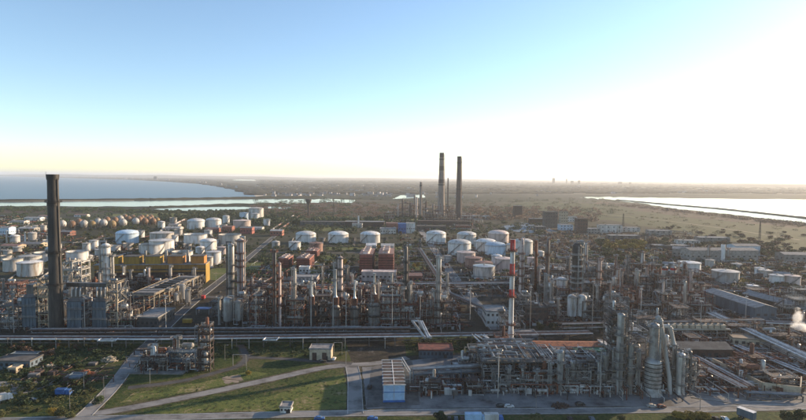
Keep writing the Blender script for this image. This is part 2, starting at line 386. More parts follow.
def road(name, pix, w, m, z=.1, kerb=True, pts=None):
    c = pts or [G(x, y) for x, y in pix]; L = []; Rr = []
    fine = []
    for i in range(len(c)-1):
        p0, p1, p2, p3 = c[max(0, i-1)], c[i], c[i+1], c[min(len(c)-1, i+2)]
        for k in range(6):
            t = k/6; fine.append(.5*((2*p1)+(-p0+p2)*t+(2*p0-5*p1+4*p2-p3)*t*t+(-p0+3*p1-3*p2+p3)*t**3))
    fine.append(c[-1]); ROADS.append((fine, w)); b = MB(); kb = [MB(), MB()]
    for i, p in enumerate(fine):
        d = (fine[min(i+1, len(fine)-1)]-fine[max(i-1, 0)]); d.z = 0; d.normalize(); s = Vector((-d.y, d.x, 0))
        for k in (-1, 1): q = p+s*(k*w/2); b.v.append((q.x, q.y, z))
        for j, k in enumerate((-1, 1)):
            for off, zz in ((0, z-.06), (0, z+.12), (.35, z+.12), (.35, z-.06)):
                q = p+s*(k*(w/2+off)); kb[j].v.append((q.x, q.y, zz))
        if i:
            a = 2*i; b.f.append((a-2, a-1, a+1, a))
            for j in (0, 1):
                for e in range(3): a = 4*i+e; kb[j].f.append((a-4, a, a+1, a-3))
    for q in b.f[:1]:
        pass
    if name != 'track':                              # worn verge either side of the carriageway
        rs = random.Random(len(fine)); vb = MB()
        for i, p in enumerate(fine):
            d = (fine[min(i+1, len(fine)-1)]-fine[max(i-1, 0)]); d.z = 0; d.normalize(); s = Vector((-d.y, d.x, 0))
            for k in (1, -1): q = p+s*(k*(w/2+rs.uniform(.4, 2.0))); vb.v.append((q.x, q.y, z-.01))
            if i: q = 2*i; vb.f.append((q-2, q-1, q+1, q))
        v = struct(vb.build('road_shoulder', 'verge'))
        if v.data.polygons[0].normal.z < 0: v.data.flip_normals()
    o = struct(b.build(name, m))
    for p in o.data.polygons:
        if p.normal.z < 0: o.data.flip_normals(); break
    if kerb:
        for j in (0, 1): kb[j].build('kerb', 'kerb', o)
    return o
road('road', [(-80,423),(60,420),(134,418.6),(300,414.6),(460,412.2),(600,411),(740,408.8),(900,404)], 5.0, 'road', .12)
road('road', [(84,416),(112,388),(136,356.5),(150,343)], 6.0, 'road', .112)
road('road', [(150,343),(162,331),(196,300),(240,265),(266,243),(280,232)], 6.5, 'road_dark', .113)
road('road', [(88,415),(134,407.5),(200,394.5),(268,380),(318,369),(345,365.5),(376,363.5),(408,358)], 5.5, 'road', .104, False)
road('road', [(355.5,414),(355,398),(354.5,380),(352,367)], 6.2, 'road', .116)
road('path', [(128,388),(180,381.5),(215,373),(238,366),(246,357),(240,345)], 3.4, 'road_dark', .108, False)
road('path', [(246,357.5),(300,360),(352,364)], 3.4, 'road_dark', .1065, False)
road('road', [(498,330),(480,309),(462,288),(446,266),(434,249),(425,236),(418,228)], 9.0, 'road', .11)
road('road', [(40,296),(150,297),(240,297),(300,296),(460,295.5),(560,297)], 7, 'road_dark', .10, False)
road('road', [(270,252),(330,253),(420,252),(440,256)], 8, 'road_dark', .10, False)
road('road', [(690,395),(720,399),(760,405),(806,402)], 6, 'road', .118)
road('road', [(560,262),(640,272),(700,287),(760,300),(840,320)], 7, 'road_dark', .11, False)
road('road', [(640,240),(700,248),(760,258),(830,268)], 6, 'dirt', .12, False)
road('track', [(600,214),(660,220),(720,228),(800,240)], 5, 'dirt', .13, False)

# ---------------------------------------------------------------- builders of the plant's things
def rail(b, pts, h=1.1, r=.07):
    for i in range(len(pts)-1):
        p, q = Vector(pts[i]), Vector(pts[i+1])
        for z in (h, h*.55): b.beam(p+Vector((0,0,z)), q+Vector((0,0,z)), r*1.9)
        n = max(1, int((q-p).length/2.2))
        for k in range(n+1): c = p.lerp(q, k/n); b.beam(c, c+Vector((0,0,h)), r*1.6)
def tank(px, top, base, w, roof='cone', m='white', label=None, group='storage tanks', stair=True, rm=None):
    p = G(px, base); s = mpp(p); r = w*s/2*.95; h = (base-top)*s*.88
    p = p + Vector((0, 1, 0))*r; p.z = .06
    t = thing('storage_tank', label, 'storage tank', p, 0, group); n = 40
    b = MB(); prof = [(r*1.01, 0), (r*1.01, .25), (r, .25)]
    courses = 6
    for k in range(1, courses+1):
        z = h*k/courses; prof += [(r, z-.05), (r+.06, z-.04), (r+.06, z)] if k < courses else [(r, z)]
        if k < courses: prof.append((r-.0, z+.02))
    if roof == 'float': prof += [(r-.12, h), (r-.12, h*.8)]
    b.lathe(prof, n, top=False); b.build('shell', m, t)
    b = MB()
    if roof == 'float': b.lathe([(r-.2, h*.8), (r*.5, h*.8+.1), (.1, h*.8+.25)], n); b.build('floating_roof', rm or 'float_dark', t)
    else:
        k = .13 if roof == 'cone' else .30
        if roof == 'dome': b.lathe([(r+.15, h), (r+.15, h+.15)]+[(r*math.cos(a), h+.15+r*k*math.sin(a)) for a in [i*math.pi/2/6 for i in range(6)]]+[(.1, h+.15+r*k)], n)
        else: b.lathe([(r+.2, h), (r+.2, h+.18), (r*.5, h+.18+r*k*.52), (.1, h+.18+r*k)], n)
        o = b.build('roof', rm or ('white' if m == 'white' else m), t)
        MB().lathe([(.6, 0), (.6, .9), (.8, .95), (.8, 1.3)], 8, z=h+r*k*.98).build('vent', 'galv', o)
    # wind girder and top railing
    b = MB(); b.ring(r+.08, r+.75, h-.7, .12, n)
    rail(b, [((r+.7)*math.cos(2*math.pi*i/24), (r+.7)*math.sin(2*math.pi*i/24), h-.6) for i in range(25)], 1.1, .06)
    b.build('rim_walkway', 'galv', t)
    if stair:
        b = MB(); a0 = R(-150) if stair == 2 else R((px*53) % 200-200); a1 = a0+min(1.5, h/r*1.1); ns = 26; pp = []
        for i in range(ns):
            a = a0+(a1-a0)*i/ns; z = h*i/ns
            c, d = math.cos(a), math.sin(a)
            b.beam((r*c, r*d, z), ((r+1.1)*c, (r+1.1)*d, z), (a1-a0)*r/ns*.95, .16)
            pp.append(((r+1.1)*c, (r+1.1)*d, z))
        rail(b, pp, 1.2, .09); b.build('staircase', 'darksteel' if stair == 2 else 'galv', t)
    b = MB(); z = .7; a = R(-70)
    b.pipe([(r*math.cos(a), r*math.sin(a), z), ((r+5)*math.cos(a), (r+5)*math.sin(a), z), ((r+5)*math.cos(a)+8, (r+5)*math.sin(a), z)], .35)
    b.build('inlet_pipe', 'steel', t)
    return t
def sphere_tank(px, base, d, m, label, m2=None):
    p = G(px, base); s = mpp(p); r = d*s/2; p.z = .06
    t = thing('sphere_tank', label, 'sphere tank', p, 0, 'spherical gas tanks'); zc = r*1.25
    MB().sphere((0,0,zc), r, 24, 14).build('shell', m, t)
    for k in range(8):
        a = 2*math.pi*(k+.5)/8; c, e = math.cos(a)*r*.97, math.sin(a)*r*.97
        MB().cyl((c, e, 0), (c, e, zc), .4, n=6).build('leg', 'steel', t)
    b = MB(); b.ring(r*.22, r*.36, zc+r*.97, .15, 12); rail(b, [(r*.36*math.cos(2*math.pi*i/8), r*.36*math.sin(2*math.pi*i/8), zc+r*.98) for i in range(9)])
    b.build('top_platform', 'galv', t)
    b = MB(); pts = []
    for i in range(19):
        a = R(200)+R(110)*i/18; e = R(-50)+R(130)*i/18; q = ((r+.5)*math.cos(a)*math.cos(e), (r+.5)*math.sin(a)*math.cos(e), zc+(r+.5)*math.sin(e)); pts.append(q)
    for i in range(18): b.beam(pts[i], pts[i+1], .9, .2)
    b.build('staircase', 'steel', t)
    return t
def ladder(b, x, y, z0, z1, w=.7):
    for k in (-w/2, w/2): b.beam((x+k, y, z0), (x+k, y, z1), .14)
    n = int((z1-z0)/1.2)
    for i in range(n): b.beam((x-w/2, y, z0+1.2*i), (x+w/2, y, z0+1.2*i), .1)
    for i in range(int((z1-z0)/2.4)): b.ring(.5, .62, z0+2.4*i+2, .12, 8, R(180), R(360), x, y)
def platforms(t, r, zs, rs, m='galv', sector=None):
    for i, z in enumerate(zs):
        a0 = rs.uniform(0, 6.28); span = sector or rs.choice((3.3, 4.2, 6.2832)); b = MB(); n = 16
        b.ring(r, r+1.4, z, .3, n, a0, a0+span)
        k = max(4, int(n*span/6.28)); rail(b, [((r+1.2)*math.cos(a0+span*j/k), (r+1.2)*math.sin(a0+span*j/k), z+.15) for j in range(k+1)], 1.15, .08)
        for j in range(4): a = a0+span*j/4; b.beam((r*math.cos(a), r*math.sin(a), z-1.1), ((r+1.15)*math.cos(a), (r+1.15)*math.sin(a), z), .14)
        b.build('platform', m, t)
def column(px, base, top, w, m='alu', label='', plats=4, group='process columns', over=True, taper=None, seed=0, lower=None, pm='galv', red=None, lf=.38, rb_bands=0):
    p = G(px, base); s = mpp(p); r = w*s/2; h = (base-top)*s; p.z = .1
    t = thing('process_column', label, 'column', p, 0, group); rs = random.Random(seed*977+int(px*10))
    b = MB(); sk = min(5, h*.1)
    rb = r*(lower or 1.0); prof = [(rb*1.18, 0), (rb*1.02, sk), (rb, sk+.2)]
    if lower:
        for k in range(rb_bands): z = sk+.5+(h*lf-sk-1)*k/rb_bands; prof += [(rb, z), (rb+.22, z), (rb+.22, z+.4), (rb, z+.4)]
        prof += [(rb, h*lf), (rb*.85, h*(lf+.03)), (r, h*(lf+.06))]
    zseg = [h*(max(.45, lf+.08 if lower else 0)+.10*i) for i in range(4)]
    for z in zseg: prof += [(r, z), (r+.12, z+.02), (r+.12, z+.25), (r, z+.27)]
    rt = r*(taper or 1)
    if taper: prof += [(r, h*.93-2), (rt, h*.93)]
    prof += [(rt, h-rt*.6)] + [(rt*math.cos(a), h-rt*.6+rt*.6*math.sin(a)) for a in (R(25), R(50), R(72))] + [(.12*rt, h)]
    b.lathe(prof, 18); b.build('shell', m, t)
    if rb_bands:
        for k in range(rb_bands+1):
            z = sk+.5+(h*lf-sk-1)*k/rb_bands; MB().ring(rb, rb+.3, z, .3, 24).build('stiffener_ring', 'darksteel', t)
    if red:
        for z0, z1 in red: MB().lathe([(r+.05, h*z0), (r+.05, h*z1)], 18, top=False).build('red_band', 'redpaint', t)
    zs = [h*(.16+.8*(i+.5)/plats)+rs.uniform(-.8, .8) for i in range(plats-1)] + [h-rt*.8] if plats else []
    platforms(t, r+.02, zs, rs, pm)
    b = MB(); ladder(b, 0, -r-.5, .2, h*.97); b.build('ladder', pm, t)
    if over:
        a = rs.choice((R(-20), R(20), R(160), R(200), R(-50))); pr = max(.28, r*.2); c, d = math.cos(a), math.sin(a); q = r+pr+.35
        b = MB(); b.pipe([(0, 0, h-.3), (0, 0, h+pr*2.2), (q*c, q*d, h+pr*2.2), (q*c, q*d, h*.1), (q*c+3*c, q*d+3*d, h*.1)], pr, 8); b.build('overhead_pipe', rs.choice(('alu', 'steel', 'galv')), t)
        for k in range(2):
            a2 = a+rs.uniform(.7, 2.2)*(1 if k else -1); c, d = math.cos(a2), math.sin(a2); pr2 = max(.16, r*.09); q = r+pr2+.3; z1 = h*rs.uniform(.45, .85)
            b = MB(); b.pipe([(r*.9*c, r*.9*d, z1), (q*c, q*d, z1), (q*c, q*d, 1.2), ((q+3)*c, (q+3)*d, 1.2)], pr2, 6); b.build('side_pipe', rs.choice(('alu', 'steel', 'rust')), t)
    return t
def vessel(p, r, h, m, label, rs, legs=True, group='upright process vessels', bands=3, name='pressure_vessel', cat='vessel'):
    t = thing(name, label, cat, p, 0, group); z = 2.2 if legs else 0
    b = MB(); prof = ([(.1*r, z), (.6*r, z+.12*r), (r, z+.5*r)] if legs else [(r*1.05, 0), (r, .3)])
    for k in range(bands): zz = z+.6*r+(h-z-1.3*r)*(k+.5)/bands; prof += [(r, zz), (r+.1, zz), (r+.1, zz+.3), (r, zz+.3)]
    prof += [(r, h-.5*r), (.8*r, h-.2*r), (.45*r, h-.04*r), (.1*r, h)]
    b.lathe(prof, 18, bottom=True); b.build('shell', m, t)
    if legs:
        for k in range(4):
            a = math.pi/4+math.pi/2*k; MB().beam((r*.92*math.cos(a), r*.92*math.sin(a), 0), (r*.92*math.cos(a), r*.92*math.sin(a), z+.7*r), .4).build('leg', 'darksteel', t)
    platforms(t, r+.12, [h-.45*r], rs)
    b = MB(); ladder(b, 0, -r-.45, .1, h-.4*r); b.build('ladder', 'galv', t)
    b = MB(); b.pipe([(0, 0, h-.2), (0, 0, h+1), (r+.8, 0, h+1), (r+.8, 0, 1), (r+4, 0, 1)], .25); b.build('pipe', 'alu', t)
    return t
def vessel_px(px, base, top, w, m, label, legs=True, seed=1, **k):
    p = G(px, base); s = mpp(p); p.z = .1
    return vessel(p, w*s/2, (base-top)*s, m, label, random.Random(seed+int(px)), legs, **k)
def pipework(b, rs, x0, y0, x1, y1, z0, z1, n, rmax=.3, levels=None):
    """a tangle of pipes, valves and small drums inside a box"""
    for _ in range(n):
        r = rs.uniform(.08, rmax); k = rs.random()
        x, y, z = rs.uniform(x0, x1), rs.uniform(y0, y1), (rs.choice(levels)+rs.uniform(.3, 1.6) if levels else rs.uniform(z0, z1))
        if k < .3: b.pipe([(x, y, z0), (x, y, z), (rs.uniform(x0, x1), y, z)], r, 5)
        elif k < .55: xx, yy = rs.uniform(x0, x1), rs.uniform(y0, y1); b.pipe([(x0, y, z), (xx, y, z), (xx, yy, z), (xx, yy, max(z0, z-rs.uniform(1, 6)))], r, 5)
        elif k < .75: b.pipe([(x, y0, z), (x, y1, z)], r, 5)
        elif k < .9: b.pipe([(x0, y, z), (x1, y, z)], r, 5)
        else: L = rs.uniform(.8, 1.6); b.cyl((x-L, y, z+.3), (x+L, y, z+.3), rs.uniform(.3, .7), n=7)
def drum(b, x, y, z, L, r, ax='x', n=12):
    d = Vector((1,0,0)) if ax == 'x' else Vector((0,1,0)); c = Vector((x, y, z))
    for u0, u1, r0, r1 in ((-L/2-r*.5, -L/2-r*.3, r*.3, r*.72), (-L/2-r*.3, -L/2, r*.72, r), (-L/2, L/2, r, r), (L/2, L/2+r*.3, r, r*.72), (L/2+r*.3, L/2+r*.5, r*.72, r*.3)): b.cyl(c+d*u0, c+d*u1, r0, r1, n)
    for u in (-L*.3, L*.3):
        q = c+d*u
        if ax == 'x': b.box(q.x-.25, q.y-r*.8, z-r-.6, q.x+.25, q.y+r*.8, z-r*.5)
        else: b.box(q.x-r*.8, q.y-.25, z-r-.6, q.x+r*.8, q.y+.25, z-r*.5)
def frame(p, w, d, h, label, m='rust', seed=1, lv=None, rz=0, group='steel process structures', eq=1.0, pm=None, roof=None):
    """open steel structure: bents of posts and beams, decks with railings, drums, exchangers and pipework on the decks"""
    rs = random.Random(seed); t = thing('process_structure', label, 'structure', p, rz, group)
    lv = lv or max(2, int(round(h/6.0))); nb = max(2, int(round(w/6.5))+1); zs = [h*(i+1)/lv for i in range(lv)]
    for i in range(nb):
        x = -w/2+w*i/(nb-1); b = MB()
        hh = h if rs.random() < .75 else h*rs.choice((.7, .85, 1.12))
        for y in (-d/2, d/2): b.beam((x, y, 0), (x, y, hh), .42)
        for z in zs:
            if z <= hh+.1: b.beam((x, -d/2, z-.25), (x, d/2, z-.25), .3, .45)
        if rs.random() < .5: k = rs.randrange(lv); z0 = h*k/lv; b.beam((x, -d/2, z0), (x, d/2, z0+h/lv), .2)
        b.build('bent', m, t)
    decks = []
    for k, z in enumerate(zs):
        x0, x1 = -w/2, w/2
        if rs.random() < .55 and k: x1 = x0+w*rs.uniform(.35, .7)
        if rs.random() < .35 and k: x0 = x1-(x1-x0)*.6
        decks.append((x0, x1, z)); b = MB()
        for y in (-d/2, d/2): MB().beam((-w/2, y, z-.5), (w/2, y, z-.5), .25, .4).build('edge_beam', m, t)
        b.box(x0-.4, -d/2-.5, z-.08, x1+.4, d/2*rs.choice((.1, .5, 1))+.5, z+.06)
        o = b.build('deck', rs.choice((m, 'darksteel', 'brown', 'darksteel')), t)
        b = MB(); rail(b, [(x0-.35, -d/2-.45, z), (x1+.35, -d/2-.45, z), (x1+.35, d/2+.45, z), (x0-.35, d/2+.45, z), (x0-.35, -d/2-.45, z)], 1.15, .07); b.build('railing', rs.choice((m, m, 'galv', 'offwhite')), o)
    b = MB()
    for i in range(nb-1):
        if rs.random() < .55:
            x = -w/2+w*i/(nb-1); x2 = -w/2+w*(i+1)/(nb-1); k = rs.randrange(lv); z0 = h*k/lv; z1 = z0+h/lv-.5
            b.beam((x, -d/2-.05, z0), (x2, -d/2-.05, z1), .18); b.beam((x2, -d/2-.05, z0), (x, -d/2-.05, z1), .18)
    if b.f: b.build('bracing', m, t)
    # stair flights at one end
    b = MB(); sx = rs.choice((-1, 1)); xs = sx*(w/2+1.1)
    for k in range(lv):
        z0 = h*k/lv; z1 = h*(k+1)/lv; a, c = ((-d/2*.8, d/2*.8) if k % 2 == 0 else (d/2*.8, -d/2*.8))
        b.beam((xs, a, z0), (xs, c, z1), 1.0, .25); b.beam((xs-.5, a, z0+1), (xs-.5, c, z1+1), .12); b.beam((xs+.5, a, z0+1), (xs+.5, c, z1+1), .12)
        b.cbox(xs, c, z1-.12, 1.8, 1.6, .12)
    for y in (-d/2*.9, d/2*.9): b.beam((xs+sx*.9, y, 0), (xs+sx*.9, y, h), .2)
    b.build('stair', rs.choice((m, 'galv')), t)
    for x0, x1, z in [(-w/2, w/2, .0)]+decks:
        if rs.random() < .55*eq:
            r = rs.uniform(.7, min(1.5, d*.2)); L = rs.uniform(3, max(3.2, min(9, (x1-x0)*.6))); b = MB(); drum(b, rs.uniform(x0+L/2, max(x0+L/2+.1, x1-L/2)), rs.uniform(-d*.25, d*.25), z+r+.65, L, r)
            b.build('drum', rs.choice(('alu', 'steel', 'offwhite', 'galv', 'rust', 'alu')), t)
        if rs.random() < .45*eq:
            r = rs.uniform(.5, 1.1); hv = rs.uniform(2.5, 6); b = MB(); b.lathe([(r, 0), (r, hv), (r*.7, hv+.4*r), (.2*r, hv+.6*r)], 12, rs.uniform(x0+1, x1-1), rs.uniform(-d*.3, d*.3), z)
            b.build('vertical_drum', rs.choice(('alu', 'offwhite', 'steel', 'rust')), t)
    for k, q in enumerate((m, pm or 'alu', 'steel', 'white')):
        if k == 3 and w < 9: continue
        b = MB(); pipework(b, rs, -w/2, -d/2, w/2, d/2, 0, h, int((4+w*h/26)*(1.0, 1.5, .7, .45)[k]*eq), (.3, .3, .3, .22)[k], [0]+zs[:-1])
        for _ in range(int((1+w/5)*eq)):              # risers that overtop the structure, and pipes bent down its face
            x, y, r = rs.uniform(-w/2, w/2), rs.uniform(-d/2-.6, d/2), rs.uniform(.08, .26 if k < 3 else .14); z1 = h*rs.uniform(.5, 1.18 if k < 3 else .95); x2 = x+rs.uniform(-4, 4)
            b.pipe([(x, y, .2), (x, y, z1), (x2, y, z1), (x2, y, z1-rs.uniform(1, h*.4))], r, 6)
        if b.f: struct(b.build('pipework', q, t), 'stuff')
    if roof:
        b = MB(); b.box(-w/2-1, -d/2-1, h+3.0, w/2+1, d/2+1, h+3.25)
        for x in (-w/2, w/2):
            for y in (-d/2, d/2): b.beam((x, y, h), (x, y, h+3), .3)
        b.build('roof', roof, t)
    return t
def frame_px(xl, xr, base, top, d, label, m='rust', seed=1, **k):
    p = G((xl+xr)/2, base); s = mpp(p); p.y += d/2; p.z = .1
    return frame(p, (xr-xl)*s, d, (base-top)*s, label, m, seed, **k)
def box_furnace(px, base, top, w, d, label, m='bluegrey', stack=0, ducts=True, seed=1):
    """box-shaped fired heater: ribbed casing on short legs, shoulder, convection box and optional stack"""
    p = G(px, base); s = mpp(p); W = w*s; h = (base-top)*s; p.y += d/2; p.z = .1
    t = thing('fired_heater', label, 'heater', p, 0, 'fired heaters'); rs = random.Random(seed)
    for x in (-W*.42, 0, W*.42):
        for y in (-d*.42, d*.42): MB().beam((x, y, 0), (x, y, 2.2), .5).build('leg', 'concrete', t)
    b = MB(); b.box(-W/2, -d/2, 2.2, W/2, d/2, h*.72)
    n = max(3, int(W/1.8))
    for i in range(n+1):
        x = -W/2+W*i/n
        for y in (-d/2-.12, d/2+.12): b.beam((x, y, 2.2), (x, y, h*.72), .22)
    for z in (2.6, h*.3, h*.5, h*.71): b.box(-W/2-.2, -d/2-.2, z, W/2+.2, d/2+.2, z+.25)
    b.build('casing', m, t)
    b = MB(); z0, z1 = h*.72+.25, h*.80; a, c = W/2, d/2; e, g = W*.27, d*.36
    b.add([(-a,-c,z0),(a,-c,z0),(a,c,z0),(-a,c,z0),(-e,-g,z1),(e,-g,z1),(e,g,z1),(-e,g,z1)], [(0,3,2,1),(4,5,6,7),(0,1,5,4),(1,2,6,5),(2,3,7,6),(3,0,4,7)])
    b.box(-e, -g, z1, e, g, h); b.build('convection_box', 'steel', t)
    for z in (h*.3, h*.55):
        b = MB(); b.box(-W/2-1.3, -d/2-1.3, z, W/2+1.3, -d/2-.25, z+.12); rail(b, [(-W/2-1.2, -d/2-1.2, z+.1), (W/2+1.2, -d/2-1.2, z+.1)], 1.1); b.build('platform', 'galv', t)
    if ducts:
        for k in range(3):
            x = -W*.3+W*.3*k; b = MB(); b.pipe([(x, -g*.6, h*.95), (x+.3, -g*.8, h+1.0), (x+1.2, -g*1.1, h+1.3), (x+2.0, -d*.56, h+.4), (x+2.2, -d*.62, h*.86)], .42, 8); b.build('duct', 'offwhite', t)
    if stack:
        MB().lathe([(W*.16, 0), (W*.13, stack*.4), (W*.11, stack), (W*.13, stack+.01), (W*.13, stack+.6)], 14, 0, 0, h).build('stack', 'steel', t)
    for q in ('rust', 'alu'):
        b = MB(); pipework(b, rs, W/2, -d/2, W/2+2.2, d/2, 0, h*.75, 14, .25); struct(b.build('pipework', q, t), 'stuff')
    return t
def can_heater(px, base, top, w, stack_top, label, m='steel', seed=1):
    """vertical cylindrical fired heater with its stack"""
    p = G(px, base); s = mpp(p); r = w*s/2; h = (base-top)*s; H = (base-stack_top)*s; p.z = .1
    t = thing('cylindrical_heater', label, 'heater', p, 0, 'cylindrical heaters'); rs = random.Random(seed)
    for k in range(8): a = 2*math.pi*k/8; MB().beam((r*.9*math.cos(a), r*.9*math.sin(a), 0), (r*.9*math.cos(a), r*.9*math.sin(a), 2.4), .4).build('leg', 'concrete', t)
    b = MB(); prof = [(r, 2.3)]
    for k in range(5): z = 2.6+(h*.66-2.6)*k/5; prof += [(r, z), (r+.15, z), (r+.15, z+.3), (r, z+.3)]
    prof += [(r, h*.66), (r*.55, h*.76)]
    b.lathe(prof, 20, bottom=True)
    for k in range(10): a = 2*math.pi*k/10; b.beam(((r+.08)*math.cos(a), (r+.08)*math.sin(a), 2.3), ((r+.08)*math.cos(a), (r+.08)*math.sin(a), h*.66), .22)
    b.build('casing', m, t)
    MB().box(-r*.6, -r*.5, h*.76, r*.6, r*.5, h).build('convection_box', 'rust', t)
    MB().lathe([(r*.45, h), (r*.22, h*1.06), (r*.2, H), (r*.25, H+.01), (r*.25, H+.6)], 14).build('stack', rs.choice(('alu', 'galv')), t)
    platforms(t, r+.15, [h*.35, h*.66], rs, 'darksteel', 6.2832); platforms(t, r*.22, [H*.82], rs)
    b = MB(); ladder(b, 0, -r-.6, .1, h*.66); b.build('ladder', 'galv', t)
    b = MB(); pipework(b, rs, -r*1.4, -r*1.3, r*1.4, r*1.2, 0, h*.5, 16, .22); struct(b.build('pipework', 'rust', t), 'stuff')
    return t
def cooler_bank(p, w, L, h, label, m='offwhite', rz=0, cells=None, seed=1, deck='roof_grey'):
    """air-cooler bank: long table on legs carrying finned bundles over fan rings"""
    t = thing('air_cooler_bank', label, 'air cooler', p, rz, 'air cooler banks'); rs = random.Random(seed); cells = cells or max(3, int(L/8))
    for i in range(cells+1):
        y = L*i/cells; b = MB()
        for x in (-w/2, 0, w/2): b.beam((x, y, 0), (x, y, h), .45)
        b.beam((-w/2, y, h-.3), (w/2, y, h-.3), .4, .6); b.beam((-w/2, y, h*.5), (w/2, y, h*.5), .35)
        b.build('bent', m, t)
    for i in range(cells):
        y0 = L*i/cells+.5; y1 = L*(i+1)/cells-.5; b = MB(); b.box(-w/2, y0, h+.02, w/2, y1, h+1.1)
        b.box(-w/2-.2, y0-.2, h+.95, w/2+.2, y0+.2, h+1.5); b.build('bundle', rs.choice((deck, deck, 'float_dark')), t)
        for x in (-w/4, w/4): MB().lathe([(w*.19, h-1.6), (w*.21, h-.02)], 14, x, (y0+y1)/2, top=False).build('fan_ring', 'galv', t)
    for x in (-w/2-.8, w/2+.8):
        b = MB(); b.box(x-.6, 0, h-.05, x+.6, L, h+.06); rail(b, [(x+(.55 if x > 0 else -.55), 0, h), (x+(.55 if x > 0 else -.55), L, h)], 1.2, .1); b.build('walkway', m, t)
    for k, q in enumerate(('alu', 'rust')):
        b = MB(); pipework(b, rs, -w/2, 0, w/2, L, 0, h*.8, 26, .35); struct(b.build('pipework', q, t), 'stuff')
    return t
def pipe_rack(A, B, w, h, pipes, label, m='steel', sp=14, levels=1, seed=1, group='pipe racks'):
    A = Vector(A); B = Vector(B); d = B-A; L = d.length; rz = math.atan2(d.y, d.x); rs = random.Random(seed)
    A = A.copy(); A.z = .1
    t = thing('pipe_rack', label, 'pipe rack', A, rz, group); n = max(2, int(L/sp))
    bm = None; zt = [h-2.6*(levels-1-k) for k in range(levels)]
    b = MB()
    for y in (-w/2, w/2): b.beam((0, y, 0), (0, y, h+.1), .45)
    for z in zt: b.beam((0, -w/2-.4, z-.25), (0, w/2+.4, z-.25), .35, .5)
    me = b.mesh('bent')
    for i in range(n+1): link('bent', me, m, t, (L*i/n, 0, 0))
    b = MB()
    for y in (-w/2, w/2): b.beam((0, y, h-1.4), (L, y, h-1.4), .22, .35)
    b.build('side_beam', m, t)
    for z in zt:
        y = -w/2+.5
        for r, q in pipes:
            y += r
            if y+r > w/2: break
            MB().cyl((0, y, z+r), (L, y, z+r), r, n=8).build('pipe', q, t)
            if rs.random() < .3:                       # expansion loop standing above the rack
                pass
            y += r+rs.uniform(.15, .35)
    return t
def loop(A, B, out, up, r, m, label, group='pipe expansion loops'):
    """U-shaped pipe loop"""
    A, B = Vector(A), Vector(B); o = Vector(out); u = Vector((0,0,up))
    b = MB(); b.pipe([A, A+o+u, B+o+u, B], r, 8)
    return tag(b.build('pipe_loop', m), label, 'pipe', group)
def chimney_stack(px, base, top, wb, wt, m, label, bands=(), rings=(), group=None, capm=None, n=28):
    p = G(px, base); s = mpp(p); h = (base-top)*s; rb, rt = wb*s/2, wt*s/2; p.z = .05
    t = thing('chimney', label, 'chimney', p, 0, group)
    b = MB(); prof = []
    for k in range(15): u = k/14; prof.append((rb+(rt-rb)*(1-(1-u)**1.35), h*u))
    rr = lambda u: rb+(rt-rb)*(1-(1-u)**1.35)
    b.lathe(prof+[(rt*.8, h), (rt*.78, h-4)], n, top=True); b.build('shaft', m, t)
    for u in rings:
        b = MB(); r = rr(u); b.ring(r, r+1.5, h*u, .25, 24); rail(b, [((r+1.4)*math.cos(2*math.pi*i/16), (r+1.4)*math.sin(2*math.pi*i/16), h*u+.2) for i in range(17)], 1.2, .1)
        b.ring(r, r+.35, h*u-2.2, 2.2, 24); b.build('gallery', 'darksteel', t)
    for u0, u1, q in bands: MB().lathe([(rr(u0)+.06, h*u0), (rr((u0+u1)/2)+.06, h*(u0+u1)/2), (rr(u1)+.06, h*u1)], n, top=False).build('painted_band', q, t)
    if capm: MB().lathe([(rt+.3, h-3.2), (rt+.5, h-.8), (rt+.5, h+.2), (rt*.85, h+.2)], n, top=False).build('cap', capm, t)
    b = MB(); k = 10
    for i in range(k): u0, u1 = i/k*.975, (i+1)/k*.975; b.beam((rr(u0)*.97+.3, -rr(u0)*.3, h*u0), (rr(u1)*.97+.3, -rr(u1)*.3, h*u1), .5, .3)
    b.build('ladder', 'darksteel', t)
    return t
